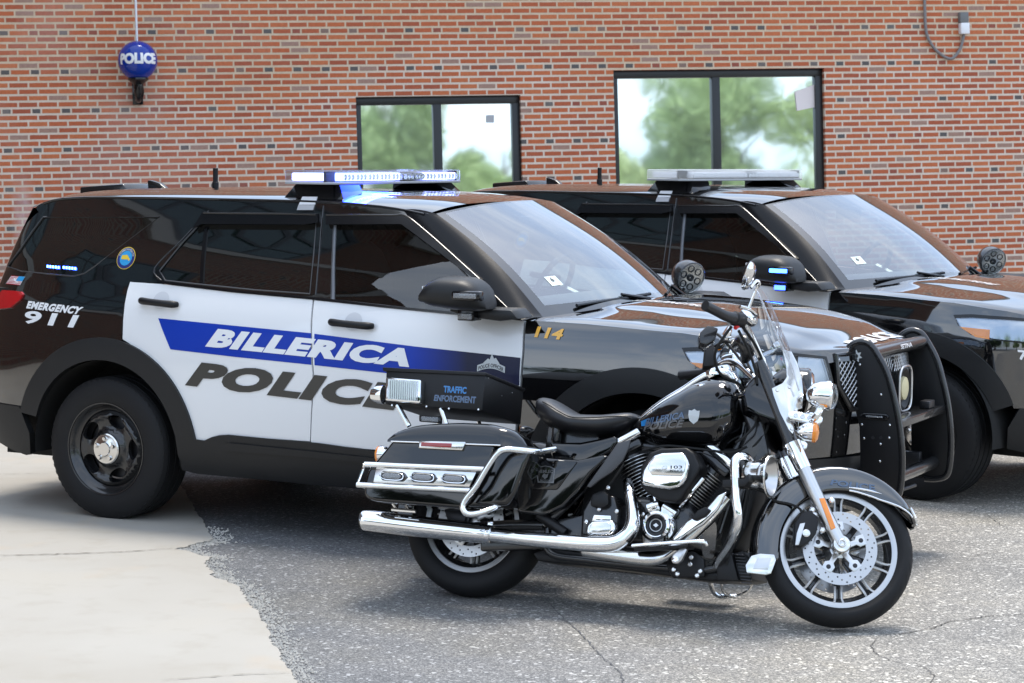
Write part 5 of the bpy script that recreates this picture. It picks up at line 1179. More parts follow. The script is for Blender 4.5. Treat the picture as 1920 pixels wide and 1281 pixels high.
MB().add([tk(a, b) for a, b in [(0.753,0.810),(0.791,0.823),(0.779,0.790),(0.760,0.789)]], [(0,1,2,3)]).done('tank_flash', M['ghost_blue'], tank, smooth=False)
sc = [(1.006,0.835)][0]; Q = [(0,.034),(.012,.026),(.024,.028),(.024,.004),(.018,-.016),(0,-.030),(-.018,-.016),(-.024,.004),(-.024,.028),(-.012,.026)]
MB().add([tk(sc[0]+a, sc[1]+b) for a, b in Q], [tuple(range(10))]).done('tank_shield', M['silver_vinyl'], tank, smooth=False)
# --- seat
st_ = [(0.242,0.872),(0.253,0.892),(0.275,0.900),(0.305,0.897),(0.347,0.880),(0.399,0.854),(0.463,0.832),(0.549,0.836),(0.622,0.847),(0.675,0.854),(0.704,0.849),(0.725,0.834)]
sb_ = [(0.243,0.863),(0.275,0.798),(0.308,0.772),(0.360,0.753),(0.448,0.739),(0.534,0.740),(0.606,0.753),(0.665,0.779),(0.708,0.805),(0.726,0.824)]
sx0, sx1 = st_[0][0], st_[-1][0]
mb = MB().hull(st_, sb_, [(sx0, .06), (sx0+.03, .12), (sx0+.12, .165), (sx0+.22, .175), (sx0+.34, .14), (sx1-.04, .09), (sx1, .05)], lin(sx0, sx1, 44), 0, 2.6, 40, 2.3)
seat = part('seat', mb, LE, angle=60)
mb = MB()
for s in (-1, 1): mb.tube([(x, s*(w_+.003), z) for (x, z), w_ in zip([(p[0], p[1]-.028) for p in st_[3:11]], (.135, .155, .165, .172, .165, .14, .115, .09))], .0028, 6, 4)
part('seat_piping', mb, M['matte_black'], seat)
part('seat_post', MB().box((sx0+.06, -.05, .62), (sx0+.30, .05, sb_[2][1]+.01)).cyl((sx0+.12, -.08, .70), (sx0+.12, -.08, .83), .022, 14).cyl((sx0+.12, .08, .70), (sx0+.12, .08, .83), .022, 14), BS, seat, bevel=.01)
# --- rear fender
rows = []
for a in lin(15, 185, 44):
    r_ = [(rr_*math.cos(rad(a)), y, .34+rr_*math.sin(rad(a))) for y, rr_ in catmull([(-.105, .27), (-.108, .34), (-.085, .375), (0, .39), (.085, .375), (.108, .34), (.105, .27)], 4)]; rows.append(r_)
rf = part('rear_fender', MB().grid(rows), BK, angle=60); rf.modifiers.new('thickness', 'SOLIDIFY').thickness = .004
# --- top box with light and lettering
bq = [(-0.413,0.957),(0.064,0.962),(0.066,0.804),(-0.402,0.811)]; bl = [(-0.430,0.973),(0.069,0.972),(0.068,0.957),(-0.426,0.956)]
box = part('equipment_box', MB().prism(bq, -.235, .235), PW, bevel=.004)
part('box_lid', MB().prism(bl, -.242, .242), PW, box, bevel=.003)
text('box_lettering', 'TRAFFIC', [(-0.127,0.905),(-0.017,0.904),(-0.017,0.873),(-0.126,0.875)], M['ghost_blue'], box, lambda a, b: Vector((a, -.2365, b)), .04)
text('box_lettering', 'ENFORCEMENT', [(-0.166,0.863),(0.032,0.864),(0.033,0.833),(-0.168,0.835)], M['ghost'], box, lambda a, b: Vector((a, -.2365, b)), .04)
lq = [(-0.392,0.925),(-0.216,0.921),(-0.209,0.815),(-0.382,0.818)]
def inset(Q, k): cx = sum(p[0] for p in Q)/len(Q); cz = sum(p[1] for p in Q)/len(Q); return [(cx+(a-cx)*k, cz+(b-cz)*k) for a, b in Q]
wl = part('side_floodlight', MB().prism(lq, -.285, -.234), CH, box, bevel=.010)
lens_in = [(lq[0][0]*.5+a*.5, 0) for a, b in lq]
part('floodlight_lens', MB().prism([(cx_, cz_) for cx_, cz_ in inset(lq, .84)], -.290, -.280), M['lens'], box, bevel=.003)
mb = MB(); iq = inset(lq, .78)
for k in range(13):
    f = (k+.5)/13; a = [iq[0][i]*(1-f)+iq[1][i]*f for i in (0, 1)]; b = [iq[3][i]*(1-f)+iq[2][i]*f for i in (0, 1)]; mb.tube([(a[0], -.2905, a[1]), (b[0], -.2905, b[1])], .0032, 6, 1)
part('lens_ribs', mb, M['sticker'], box)
c = [(-0.448,0.858)][0]
part('rear_lamp', MB().lathe([(.0, -.05), (.03, -.045), (.040, -.02), (.042, .01), (.03, .02)], (c[0], -.18, c[1]), (1, 0, 0), 26), CH, box)
for y, z in ((-.19, .955), (-.02, .90), (.19, .87), (-.16, .835), (.10, .93)): part('rivet', MB().lathe([(.0055, 0), (.0045, .003), (0, .003)], (bq[1][0]-.002, y, z), (1, 0, 0), 10), M['bolt'], box)
for u, v in [(-0.366,0.806),(-0.199,0.809),(-0.091,0.805),(0.049,0.808)]: part('rivet', MB().lathe([(.005, 0), (.004, .003), (0, .003)], (u, -.236, v), (0,-1,0), 10), M['bolt'], box)
q = [(-0.347,0.800),(-0.281,0.719),(-0.339,0.800),(-0.270,0.720),(-0.137,0.796),(-0.096,0.755)]
for s in (-1, 1):
    part('box_support', MB().tube([(q[0][0], s*.22, q[0][1]+.01), (q[1][0], s*.22, q[1][1])], .012, 10, 1), CH, box); part('box_support', MB().tube([(q[4][0], s*.22, q[4][1]+.01), (q[5][0], s*.22, q[5][1]-.03)], .010, 10, 1), CH, box)
q = [(-0.258,0.775),(-0.151,0.774),(-0.148,0.745),(-0.254,0.747)]
wk = part('rear_strobe', MB().prism(q, -.18, -.16), M['black_trim'], box, bevel=.004); part('rear_strobe_lens', MB().prism(inset(q, .78), -.183, -.178), M['lens'], wk, bevel=.002)
# --- saddlebags
bagq = [(-0.263,0.629),(0.215,0.640),(0.204,0.562),(0.177,0.487),(0.139,0.412),(0.108,0.373),(0.085,0.361),(-0.309,0.364),(-0.348,0.371),(-0.368,0.388),(-0.376,0.434),(-0.363,0.495)]
lidt = [(-0.284,0.637),(-0.268,0.662),(-0.226,0.687),(-0.155,0.710),(-0.043,0.725),(0.068,0.733),(0.167,0.734),(0.242,0.724),(0.292,0.711),(0.332,0.686),(0.359,0.655),(0.376,0.633)]
for s in (-1, 1):
    zb = lambda a: bagq[0][1]+(a-bagq[0][0])/(bagq[1][0]-bagq[0][0])*(bagq[1][1]-bagq[0][1])
    bg_ = part('saddlebag', MB().prism(bagq, s*.42, s*.19), BK, bevel=.018, seg=4, angle=50)
    X0, X1 = lidt[0][0], bagq[1][0]+.16
    tl = [(a-.002*i, b) for i, (a, b) in enumerate(lidt)]; tl = [p for p in tl if p[0] < X1-.01]+[(X1, zb(X1)+.004)]
    mb = MB(); nL = 36; rows = []
    T_ = pchip(tl)
    for x in lin(X0, X1, nL):
        zt = T_(x); z_b = zb(x)-.004; hw_ = .118*min(1, (max(0,X1-x)/.14)**.6+.02) if x > X1-.14 else .118; yc = .305; r_ = []
        r_.append((x, s*(yc+hw_), z_b))
        for k in lin(0, PI, 22):
            r_.append((x, s*(yc+hw_*math.copysign(abs(math.cos(k))**.42, math.cos(k))), z_b+.008+(zt-z_b-.008)*abs(math.sin(k))**.62))
        r_.append((x, s*(yc-hw_), z_b)); rows.append(r_)
    part('bag_lid', mb.grid(rows), BK, bg_, angle=60)
    part('lid_seam', MB().tube([(bagq[0][0]-.004, s*.421, zb(bagq[0][0])-.002), (X1-.13, s*.423, zb(X1-.13)-.002)], .0035, 8, 1), CH, bg_)
    # front slope of the bag
    fq = [(0.204,0.642),(0.376,0.633),(0.356,0.569),(0.321,0.442),(0.290,0.388),(0.100,0.370),(0.169,0.489)]
    part('bag_front', MB().prism(fq, s*.395, s*.19), BK, bg_, bevel=.02, seg=3)
    rq = [(-0.130,0.636),(0.088,0.644),(0.075,0.606),(-0.129,0.604)]
    rb_ = part('reflector_base', MB().prism(rq, s*.434, s*.42), M['brushed'], bg_, bevel=.004)
    part('red_reflector', MB().prism([(-0.117,0.630),(0.025,0.633),(0.024,0.614),(-0.118,0.613)], s*.438, s*.432), M['red_refl'], rb_, bevel=.002)
    g0, g1, g2, g3 = [(-0.366,0.517),(0.192,0.530),(0.138,0.436),(-0.392,0.427)]
    mb = MB().tube([(g0[0], s*.45, g0[1]), (g1[0], s*.45, g1[1])], .0125, 12, 1).tube([(g3[0], s*.45, g3[1]), (g2[0], s*.45, g2[1])], .0125, 12, 1)
    gd = part('bag_guard_rail', mb, CH)
    mb = MB().tube([(g0[0], s*.45, g0[1]), (g0[0]-.01, s*.44, g0[1]-.02), (g3[0], s*.45, g3[1])], .008, 8).tube([(g0[0]+.02, s*.45, g0[1]), (g0[0]-.01, s*.30, g0[1])], .011, 8, 1).tube([(g3[0]+.02, s*.45, g3[1]), (g3[0]-.01, s*.30, g3[1])], .011, 8, 1)
    part('guard_end', mb, CH, gd)
    pq = [(-0.312,0.507),(0.155,0.515),(0.130,0.452),(-0.319,0.442)]
    part('light_plate', MB().prism(pq, s*.447, s*.441), M['brushed'], gd, bevel=.001)
    for cx_, cy_ in [(-0.226,0.474),(-0.083,0.477),(0.061,0.480)]:
        sl = -.045; h = .021; w_ = .060
        mb = MB().hull([(cx_-w_, cy_+.001), (cx_-w_+.016, cy_+h), (cx_+w_-.016, cy_+h), (cx_+w_, cy_+.001)], [(cx_-w_, cy_-.001), (cx_-w_+.016, cy_-h), (cx_+w_-.016, cy_-h), (cx_+w_, cy_-.001)], [(cx_-w_, .010), (cx_+w_, .010)], lin(cx_-w_, cx_+w_, 26), s*.452, 4, 20)
        so_ = part('oval_strobe', mb, M['black_trim'], gd)
        mb = MB().hull([(cx_-.046, cy_+.001), (cx_-.034, cy_+.0125), (cx_+.030, cy_+.0125), (cx_+.042, cy_+.001)], [(cx_-.046, cy_-.001), (cx_-.034, cy_-.0125), (cx_+.030, cy_-.0125), (cx_+.042, cy_-.001)], [(cx_-.046, .006), (cx_+.042, .006)], lin(cx_-.046, cx_+.042, 20), s*.461, 4, 16)
        part('oval_lens', mb, M['lens'], so_)
        part('oval_bezel', MB().tube([(cx_+.053*math.copysign(abs(math.cos(k))**.6, math.cos(k))-.001, s*.4625, cy_+.0165*math.copysign(abs(math.sin(k))**.8, math.sin(k))) for k in lin(0, 2*PI, 41)[:-1]], .0022, 6, 1, closed=True), CH, so_)
    gt_ = [(0.421,-0.240,0.655),(0.391,-0.300,0.637),(0.371,-0.360,0.627),(0.322,-0.420,0.623),(0.283,-0.450,0.620),(0.250,-0.460,0.601),(0.210,-0.460,0.539),(0.167,-0.460,0.457),(0.125,-0.460,0.398),(0.116,-0.460,0.361),(0.142,-0.455,0.336),(0.191,-0.430,0.349),(0.234,-0.380,0.381),(0.263,-0.300,0.412)]
    part('bag_guard', MB().tube([(x, -s*y, z) for x, y, z in gt_], .0135, 14), CH)
c = [(-0.415,0.588)][0]
for s in (-1, 1):
    r_ = part('rear_turn_signal', MB().lathe([(.0, .06), (.02, .055), (.036, .03), (.040, 0)], (c[0], s*.20, c[1]), (1, 0, 0), 26, cap=False), CH); part('rear_signal_lens', MB().lathe([(.040, .002), (.038, -.010), (.02, -.02), (0, -.022)], (c[0], s*.20, c[1]), (1,0,0), 26, cap=False), M['amber'], r_)
mb = MB()
for a, b in ([(-0.288,0.373),(-0.259,0.344)], [(-0.224,0.372),(-0.208,0.348)]): mb.tube([(a[0], -.30, a[1]), (b[0], -.30, b[1])], .007, 8, 1)
q = [(-0.275,-0.320,0.341),(-0.232,-0.320,0.340),(-0.161,-0.320,0.340)]; mb.tube(q, .009, 8); part('bag_bracket', mb, CH)
# --- side covers and leaf shields
for s in (-1, 1):
    q = [(0.247,0.502),(0.290,0.544),(0.373,0.618),(0.522,0.618),(0.633,0.647),(0.658,0.640),(0.593,0.569),(0.540,0.490),(0.475,0.413),(0.417,0.382),(0.382,0.368),(0.283,0.372),(0.262,0.380),(0.267,0.457)]
    sc_ = part('side_cover', MB().prism(q, s*.215, s*.13), BK, bevel=.014, seg=3)
    q2 = [(0.269,0.506),(0.389,0.610),(0.523,0.609),(0.485,0.549),(0.452,0.496),(0.439,0.482),(0.280,0.476)]
    part('cover_facet', MB().prism(q2, s*.222, s*.20), BK, sc_, bevel=.006)
    q3 = [(0.578,0.504),(0.611,0.557),(0.674,0.657),(0.699,0.699),(0.757,0.716),(0.753,0.680),(0.730,0.623),(0.682,0.570),(0.633,0.535),(0.597,0.501)]
    part('heat_shield_leaf', MB().prism(q3, s*.235, s*.222), mat('leaf_gray', (.055,.056,.06), .35), bevel=.005)
q = [(0.336,0.569),(0.355,0.577),(0.379,0.583),(0.404,0.580),(0.426,0.572),(0.425,0.510),(0.352,0.508)]
bo = part('cover_badge', MB().prism(q, -.2232, -.2222), M['ghost_gray'], bike, smooth=False); part('cover_badge_field', MB().prism(inset(q, .88), -.2236, -.2230), BK, bo, smooth=False)
text('badge_letters', 'NEMLEC', [(0.346,0.563),(0.417,0.567),(0.416,0.553),(0.350,0.549)], M['ghost_gray'], bo, lambda a, b: Vector((a, -.2240, b)), .02)
MB().add([(a, -.2240, b) for a, b in [(0.369,0.537),(0.377,0.549),(0.388,0.545),(0.397,0.550),(0.394,0.533),(0.382,0.524)]], [tuple(range(6))]).done('badge_wing', M['ghost_gray'], bo, smooth=False)
text('badge_letters', 'MOTOR', [(0.363,0.522),(0.409,0.523),(0.410,0.516),(0.363,0.515)], M['ghost_gray'], bo, lambda a, b: Vector((a, -.2240, b)), .02)
# --- exhausts
mf = [(-0.428,-0.270,0.286),(-0.382,-0.270,0.287),(-0.125,-0.270,0.277),(0.127,-0.270,0.270),(0.165,-0.270,0.268)]
for s in (-1, 1):
    P = [(x, -s*y if s > 0 else y, z) for x, y, z in mf]
    mu = part('muffler', MB().tube(P, [.043, .046, .046, .042, .034], 28, 6), CH)
    p0 = Vector(P[0]); dd = (Vector(P[1])-p0).normalized()
    part('muffler_tip', MB().lathe([(.0, .03), (.034, .03), (.037, -.001), (.040, -.0015)], p0-dd*.008, dd, 28, cap=False), BS, mu)
    part('muffler_end_cap', MB().tube([tuple(p0-dd*.02), tuple(p0+dd*.05)], [.0475, .0475], 28, 1), CH, mu) if False else None
c = [(0.172,0.268)][0]
part('muffler_clamp', MB().lathe([(.036, -.012), (.041, -.010), (.041, .010), (.036, .012)], (c[0], -.27, c[1]), (1, 0, -.1), 28).box((c[0]-.012, -.275, c[1]+.03), (c[0]+.012, -.265, c[1]+.055)), CH, bevel=.002)
hp_ = [(0.165,-0.270,0.268),(0.324,-0.265,0.263),(0.517,-0.260,0.260),(0.659,-0.255,0.261),(0.740,-0.250,0.274),(0.783,-0.240,0.312),(0.798,-0.230,0.359),(0.786,-0.210,0.423),(0.757,-0.180,0.493),(0.723,-0.120,0.542)]
part('exhaust_pipe', MB().tube(hp_, [.031, .032, .033, .034, .034, .033, .031, .028, .025, .022], 22, 7), CH)
h2 = [(0.590,-0.220,0.234),(0.726,-0.230,0.223),(0.847,-0.235,0.218),(0.920,-0.230,0.224),(0.976,-0.200,0.269),(1.052,-0.180,0.343),(1.124,-0.170,0.428),(1.171,-0.140,0.501)]
part('front_exhaust_pipe', MB().tube(h2, [.026, .027, .028, .027, .026, .028, .030, .026], 20, 7), M['brushed'])
h3 = [(0.979,0.308),(1.037,0.388),(1.114,0.442),(1.161,0.504),(1.201,0.524),(1.171,0.448),(1.140,0.408),(1.112,0.378),(1.064,0.345),(1.004,0.287)]
part('exhaust_heat_shield', MB().prism(h3, -.245, -.225), CH, bevel=.009, seg=3)
h4 = [(1.061,0.399),(1.086,0.434),(1.119,0.452),(1.143,0.438),(1.122,0.410),(1.080,0.389)]
part('exhaust_guard', MB().prism(h4, -.262, -.244), PW, bevel=.006)
# --- engine
cc = [(0.871,0.375)][0]; E0 = Vector((cc[0], 0, cc[1]))
eng = part('crankcase', MB().hull([(E0.x-.20, E0.z+.06), (E0.x-.10, E0.z+.12), (E0.x+.10, E0.z+.12), (E0.x+.20, E0.z+.04)], [(E0.x-.20, E0.z-.10), (E0.x+.20, E0.z-.12)], [(E0.x-.20, .10), (E0.x-.1, .145), (E0.x+.12, .145), (E0.x+.20, .10)], lin(E0.x-.2, E0.x+.2, 16), 0, 4, 32), BS, bevel=0)
for nm, base, topp in (('rear', [(0.825,0.441)][0], [(0.694,0.676)][0]), ('front', [(0.937,0.449)][0], [(1.081,0.641)][0])):
    b = Vector((base[0], 0, base[1])); tpp = Vector((topp[0], 0, topp[1])); ax_ = (tpp-b); L = ax_.length; ax_.normalize()
    pr = [(.058, 0)]; nf = 15
    for k in range(nf):
        h = L*(.08+.84*k/nf); pr += [(.062, h), (.088, h+.001), (.088, h+.0035), (.062, h+.0045)]
    pr += [(.060, L*.95), (.07, L)]
    cy = part('cylinder', MB().lathe(pr, b, ax_, 36, cap=True), M['black_steel'], angle=25)
    fr = MB()
    for k in range(nf): h = L*(.08+.84*k/nf)+.0028; fr.lathe([(.0875, -.0020), (.0895, -.0016), (.0895, .0006), (.0875, .001)], b+ax_*h, ax_, 36, cap=False)
    part('fin_edges', fr, SA, cy)
    Rm = Matrix.Translation(tpp) @ ax_.to_track_quat('Z', 'Y').to_matrix().to_4x4()
    mb = MB(); mb.box((-.085, -.075, -.005), (.085, .075, .035), Rm); rcv = part('cylinder_head', mb, BS, cy, bevel=.012)
    mb = MB(); mb.box((-.10, -.105, .036), (.10, .105, .078), Rm); part('rocker_cover', mb, CH, cy, bevel=.018, seg=4)
q = [(0.827,0.551),(0.831,0.587),(0.851,0.625),(0.877,0.653),(0.909,0.665),(0.992,0.673),(1.009,0.668),(1.031,0.635),(1.033,0.609),(1.028,0.568),(1.012,0.540),(0.994,0.523),(0.955,0.514),(0.894,0.517),(0.837,0.524)]
q0 = [(0.813,0.524),(0.808,0.605),(0.845,0.667),(0.891,0.687),(1.003,0.698),(1.038,0.678),(1.071,0.621),(1.068,0.598),(1.000,0.477),(0.978,0.462),(0.907,0.466),(0.847,0.496)]
ac = part('air_cleaner_base', MB().prism(q0, -.225, -.10), PW, bevel=.012, seg=3)
a1 = part('air_cleaner_cover', MB().prism(q, -.262, -.222), CH, ac, bevel=.012, seg=4)
qi = [(0.859,0.614),(0.878,0.638),(0.910,0.647),(0.999,0.650),(1.020,0.629),(1.018,0.593),(1.006,0.572),(0.875,0.568),(0.857,0.592)]
part('cover_inset', MB().prism(qi, -.268, -.262), M['brushed'], a1, bevel=.004)
c = [(0.928,0.602)][0]; part('cover_screw', MB().lathe([(.012, 0), (.012, .005), (.006, .006), (.005, .003), (0, .003)], (c[0], -.268, c[1]), (0,-1,0), 20), M['bolt'], a1)
text('displacement_mark', '103', [(0.955,0.613),(1.006,0.616),(1.007,0.603),(0.956,0.599)], M['dark_metal'], a1, lambda a, b: Vector((a, -.2685, b)), .02)
text('displacement_mark', 'POLICE', [(0.954,0.596),(1.008,0.599),(1.008,0.589),(0.955,0.586)], M['dark_metal'], a1, lambda a, b: Vector((a, -.2685, b)), .02)
c = [(0.892,0.364)][0]
cam = part('cam_cover', MB().lathe([(.075, -.05), (.075, -.02), (.066, -.012), (.060, .0), (.050, .004), (.046, .002), (.044, -.004)], (c[0], -.20, c[1]), (0,-1,0), 36), CH)
part('cam_cover_badge', MB().lathe([(.044, 0), (.040, .004), (.034, .003), (.032, .0), (0, .0)], (c[0], -.199, c[1]), (0,-1,0), 32), M['black_trim'], cam)
part('cam_cover_ring', MB().tube([(c[0]+.026*math.cos(a), -.2005, c[1]+.026*math.sin(a)) for a in lin(0, 2*PI, 33)[:-1]], .0022, 6, 1, closed=True).prism([(c[0]-.012, c[1]), (c[0], c[1]+.009), (c[0]+.012, c[1]), (c[0], c[1]-.009)], -.2015, -.199), SA, cam)
q = [(0.829,0.273),(0.816,0.362),(0.832,0.415),(0.878,0.434),(0.926,0.422),(0.955,0.372),(0.950,0.315),(0.912,0.267)]
part('cam_chest', MB().prism(q, -.165, -.10), SA, bevel=.012, seg=3)
mb = MB()
for a, b in (([(0.841,0.436)][0], [(0.889,0.455)][0]), ([(0.911,0.452)][0], [(0.969,0.419)][0])): mb.tube([(a[0], -.17, a[1]), (b[0], -.17, b[1])], .020, 12, 1)
part('tappet_block', mb, CH)
q = [(0.973,-0.150,0.449),(1.023,-0.170,0.511),(1.068,-0.160,0.578)]
part('pushrod_tube', MB().tube(q, [.008, .009, .012], 10), CH); part('pushrod_tube', MB().tube([(0.873,-0.150,0.451),(0.844,-0.150,0.513),(0.788,-0.130,0.603)], .009, 10), CH)
q = [(0.581,0.317),(0.583,0.345),(0.600,0.362),(0.691,0.373),(0.711,0.361),(0.717,0.332),(0.702,0.306),(0.607,0.294),(0.585,0.302)]
tcv = part('transmission_cover', MB().prism(q, -.20, -.15), CH, bevel=.012, seg=4); part('cover_face', MB().prism(inset(q, .72), -.204, -.199), M['brushed'], tcv, bevel=.004)
part('cover_lug', MB().prism([(0.596,0.361),(0.600,0.391),(0.682,0.393),(0.685,0.368)], -.18, -.14), CH, tcv, bevel=.006)
q = [(0.542,0.291),(0.538,0.406),(0.566,0.465),(0.620,0.485),(0.681,0.480),(0.707,0.417),(0.711,0.326),(0.699,0.298)]
part('gearbox', MB().prism(q, -.155, .15), BS, bevel=.015, seg=3)
mb = MB()
for u, v in [(0.621,0.417),(0.701,0.413),(0.568,0.359),(0.653,0.511),(0.937,0.409),(0.955,0.372),(0.819,0.408),(0.849,0.281),(0.943,0.297)]: mb.lathe([(.009, 0), (.009, .006), (.005, .008), (0, .008)], (u, -.162, v), (0,-1,0), 12)
part('engine_bolt', mb, M['bolt'])
q = [(0.584,0.425),(0.586,0.476),(0.633,0.498),(0.664,0.481),(0.672,0.440),(0.645,0.420)]
part('starter_housing', MB().prism(q, -.19, -.14), PW, bevel=.012)
# --- frame
fr = MB()
for pts, r in (([(1.193,0.000,0.964),(1.181,0.000,0.825),(1.143,-0.020,0.705),(0.975,-0.030,0.699),(0.712,-0.040,0.710),(0.587,-0.090,0.665),(0.408,-0.130,0.383)], .022), ([(1.234,0.000,0.897),(1.230,-0.020,0.733),(1.223,-0.100,0.520),(1.190,-0.140,0.289),(1.146,-0.140,0.206),(0.913,-0.140,0.192),(0.577,-0.140,0.199),(0.404,-0.140,0.220),(0.387,-0.130,0.346)], .0175), ([(0.663,-0.100,0.668),(0.556,-0.140,0.530),(0.461,-0.150,0.419),(0.371,-0.150,0.332)], .018), ([(0.364,-0.130,0.333),(0.216,-0.130,0.323),(0.017,-0.130,0.297)], .024), ([(1.201,-0.030,0.822),(1.200,-0.120,0.584),(1.156,-0.140,0.354)], .008)):
    fr.tube(pts, r, 12)
    fr.tube([(x, -y, z) for x, y, z in pts], r, 12)
part('frame', fr, BS, angle=60)
q = [(0.323,0.209),(0.395,0.237),(0.592,0.224),(0.905,0.207),(1.117,0.201),(1.150,0.225),(1.275,0.248),(1.309,0.175),(1.237,0.161),(1.098,0.154),(0.693,0.172),(0.351,0.178)]
part('lower_engine_guard', MB().prism(q, -.13, .13), PW, bevel=.008)
q = [(1.213,0.276),(1.255,0.288),(1.281,0.259),(1.302,0.172),(1.255,0.162)]
oc = part('oil_cooler', MB().prism(q, -.12, .12), PW, bevel=.004)
mb = MB()
for k in range(10):
    v = 1040+k*4.6; 
    f = k/9; a = (q[0][0]*(1-f)+q[4][0]*f+.010, q[0][1]*(1-f)+q[4][1]*f-.004); mb.box((a[0], -.135, a[1]-.003), (a[0]+.045, -.12, a[1]+.001))
part('cooler_fins', mb, DM, oc)
q = [(1.160,0.215),(1.165,0.287),(1.217,0.277),(1.259,0.161),(1.165,0.158)]
part('voltage_regulator', MB().prism(q, -.16, .0), PW, bevel=.006)
for u, v in [(0.975,0.186),(0.993,0.169),(1.045,0.214),(1.091,0.188),(1.079,0.169),(1.047,0.243)]: part('mount_bolt', MB().lathe([(.010, 0), (.010, .006), (.006, .009), (0, .009)], (u, -.160, v), (0,-1,0), 14), M['bolt'])
q = [(0.939,0.198),(0.949,0.248),(1.050,0.269),(1.104,0.238),(1.111,0.167),(0.972,0.151)]
part('mount_plate', MB().prism(q, -.160, -.12), PW, bevel=.006)
# --- brake pedal, footboard
q = [(0.835,-0.320,0.264),(0.919,-0.330,0.276),(1.036,-0.340,0.291),(1.104,-0.340,0.300),(1.147,-0.330,0.302),(1.159,-0.320,0.290)]
part('brake_pedal', MB().tube(q, [.008, .009, .010, .011, .012, .010], 12, 5, flat=.7), CH)
q = [(0.999,0.222),(1.004,0.242),(1.029,0.266),(1.052,0.277),(1.066,0.269),(1.057,0.246),(1.045,0.219),(1.030,0.205),(1.007,0.205)]
part('pedal_arm', MB().prism(q, -.29, -.265), SA, bevel=.006)
c = [(1.020,0.221)][0]; part('pedal_pivot', MB().lathe([(.014, 0), (.014, .008), (.008, .010), (.007, .004), (0, .004)], (c[0], -.289, c[1]), (0,-1,0), 18), CH)
q = [(0.811,0.271),(1.128,0.303),(1.130,0.285),(0.814,0.244)]
for s in (-1, 1): part('footboard', MB().prism(q, s*.21, s*.33) if s > 0 else MB().prism([(0.838,0.257),(1.069,0.288),(1.071,0.274),(0.839,0.241)], -.30, -.20), PW, bevel=.004)
# --- engine guard with horn speaker
for s in (-1, 1):
    gp_ = [(1.248,-0.050,0.617),(1.276,-0.180,0.645),(1.283,-0.260,0.663),(1.274,-0.310,0.667),(1.260,-0.340,0.654),(1.257,-0.360,0.623),(1.269,-0.375,0.561),(1.280,-0.375,0.485),(1.294,-0.370,0.414),(1.283,-0.340,0.363),(1.236,-0.260,0.305),(1.177,-0.180,0.245),(1.152,-0.140,0.215)]
    part('engine_guard', MB().tube([(x, -s*y, z) for x, y, z in gp_], .0185, 16), CH)
c = [(1.158,-0.170,0.222)][0]
part('guard_clamp', MB().lathe([(.026, -.012), (.03, -.008), (.03, .010), (.024, .014)], (c[0], -.17, c[1]), (.3, -1, .1), 22), CH)
c = [(1.381,0.593)][0]; A = Vector((1, -.08, .03)).normalized(); o = Vector((c[0], -.28, c[1]))
sp_ = part('horn_speaker', MB().lathe([(.0, -.095), (.055, -.095), (.060, -.08), (.066, -.03), (.074, -.006), (.086, .004), (.090, .010), (.088, .016), (.080, .016)], o, A, 36, cap=False), M['brushed'])
part('horn_throat', MB().lathe([(.080, .014), (.062, -.02), (.04, -.05), (.0, -.055)], o, A, 36, cap=False), M['satin'], sp_)
part('horn_plug', MB().lathe([(.02, -.05), (.02, -.012), (.012, -.004), (0, -.002)], o, A, 20), M['black_trim'], sp_)
q = [(1.218,0.556),(1.311,0.566),(1.326,0.591),(1.334,0.558),(1.313,0.535),(1.221,0.523)]
part('speaker_bracket', MB().prism(q, -.385, -.30), PW, bevel=.004)
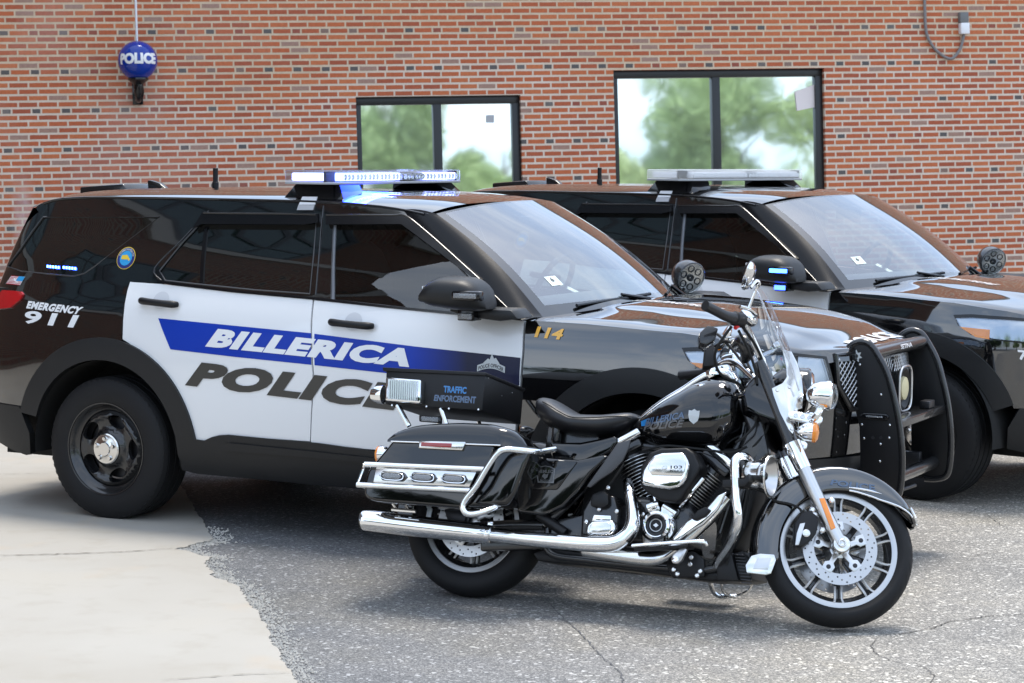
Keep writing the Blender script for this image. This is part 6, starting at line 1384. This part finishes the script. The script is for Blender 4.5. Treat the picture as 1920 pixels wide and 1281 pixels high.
# --- kickstand on the far side, stray wiring, swingarm, shock
part('kickstand', MB().tube([(1.050,0.120,0.173),(1.050,0.200,0.121),(1.068,0.260,0.108),(1.123,0.300,0.115)], .011, 10).tube([(1.092,0.160,0.159),(1.092,0.220,0.121),(1.124,0.280,0.114),(1.188,0.250,0.140),(1.233,0.160,0.175)], .006, 8), CH)
wr = MB()
for pts in ([(1.221,-0.080,0.703),(1.273,-0.100,0.749),(1.308,-0.080,0.821),(1.276,-0.050,0.892)], [(1.189,-0.130,0.740),(1.236,-0.140,0.776),(1.267,-0.120,0.836),(1.209,-0.080,0.896)], [(1.254,-0.120,0.632),(1.258,-0.140,0.518),(1.233,-0.150,0.359),(1.201,-0.160,0.222)], [(0.699,-0.120,0.621),(0.664,-0.140,0.548),(0.625,-0.150,0.487),(0.608,-0.160,0.451)], [(1.263,-0.100,0.658),(1.271,-0.130,0.542),(1.258,-0.140,0.384)], [(0.777,-0.120,0.684),(0.886,-0.130,0.709),(1.025,-0.120,0.705),(1.161,-0.100,0.701),(1.229,-0.100,0.728)], [(1.014,-0.200,0.321),(0.952,-0.220,0.297),(0.875,-0.220,0.237),(0.931,-0.200,0.203)]): wr.tube(pts, .0055, 7)
part('wiring', wr, M['matte_black'])
q = [(1.156,0.937),(1.234,0.927),(1.295,0.835),(1.334,0.702),(1.276,0.631),(1.224,0.583),(1.166,0.670),(1.194,0.721),(1.224,0.809)]
part('steering_neck_cover', MB().prism(q, -.10, .10), BS, bevel=.02, seg=3)
q = [(1.171,0.584),(1.230,0.610),(1.288,0.580),(1.257,0.398),(1.215,0.295),(1.157,0.268),(1.146,0.334)]
part('frame_downtube_cover', MB().prism(q, -.09, .09), M['matte_black'], bevel=.012)
q = [(0.071,0.269),(0.204,0.325),(0.424,0.363),(0.568,0.396),(0.580,0.271),(0.437,0.237),(0.079,0.199)]
part('swingarm', MB().prism(q, -.135, -.095).prism(q, .095, .135), BS, bevel=.01)
part('shock_absorber', MB().tube([(0.350,-0.170,0.375),(0.480,-0.170,0.303)], .022, 14, 1), PW)
q = [(0.341,0.696),(0.488,0.704),(0.608,0.734),(0.651,0.746),(0.659,0.709),(0.639,0.667),(0.524,0.590),(0.377,0.581)]
part('battery_box', MB().prism(q, -.12, .12), BK, bevel=.02, seg=3)
q = [(0.517,0.659),(0.757,0.701),(1.206,0.727),(1.241,0.589),(1.020,0.438),(0.759,0.421),(0.576,0.316),(0.494,0.403)]
part('inner_frame_cover', MB().prism(q, -.045, .045), M['matte_black'], bevel=.01)
part('rear_caliper', MB().prism([(-0.114,0.372),(-0.047,0.389),(0.002,0.364),(-0.008,0.309),(-0.081,0.304)], -.135, -.09), DM, bevel=.008)
# --- exposure
vs_ = SC.view_settings; vs_.view_transform = 'Standard'; vs_.look = 'None'; vs_.gamma = 1; vs_.exposure = .78
SC.render.engine = 'CYCLES'; SC.cycles.max_bounces = 10; SC.cycles.transparent_max_bounces = 16
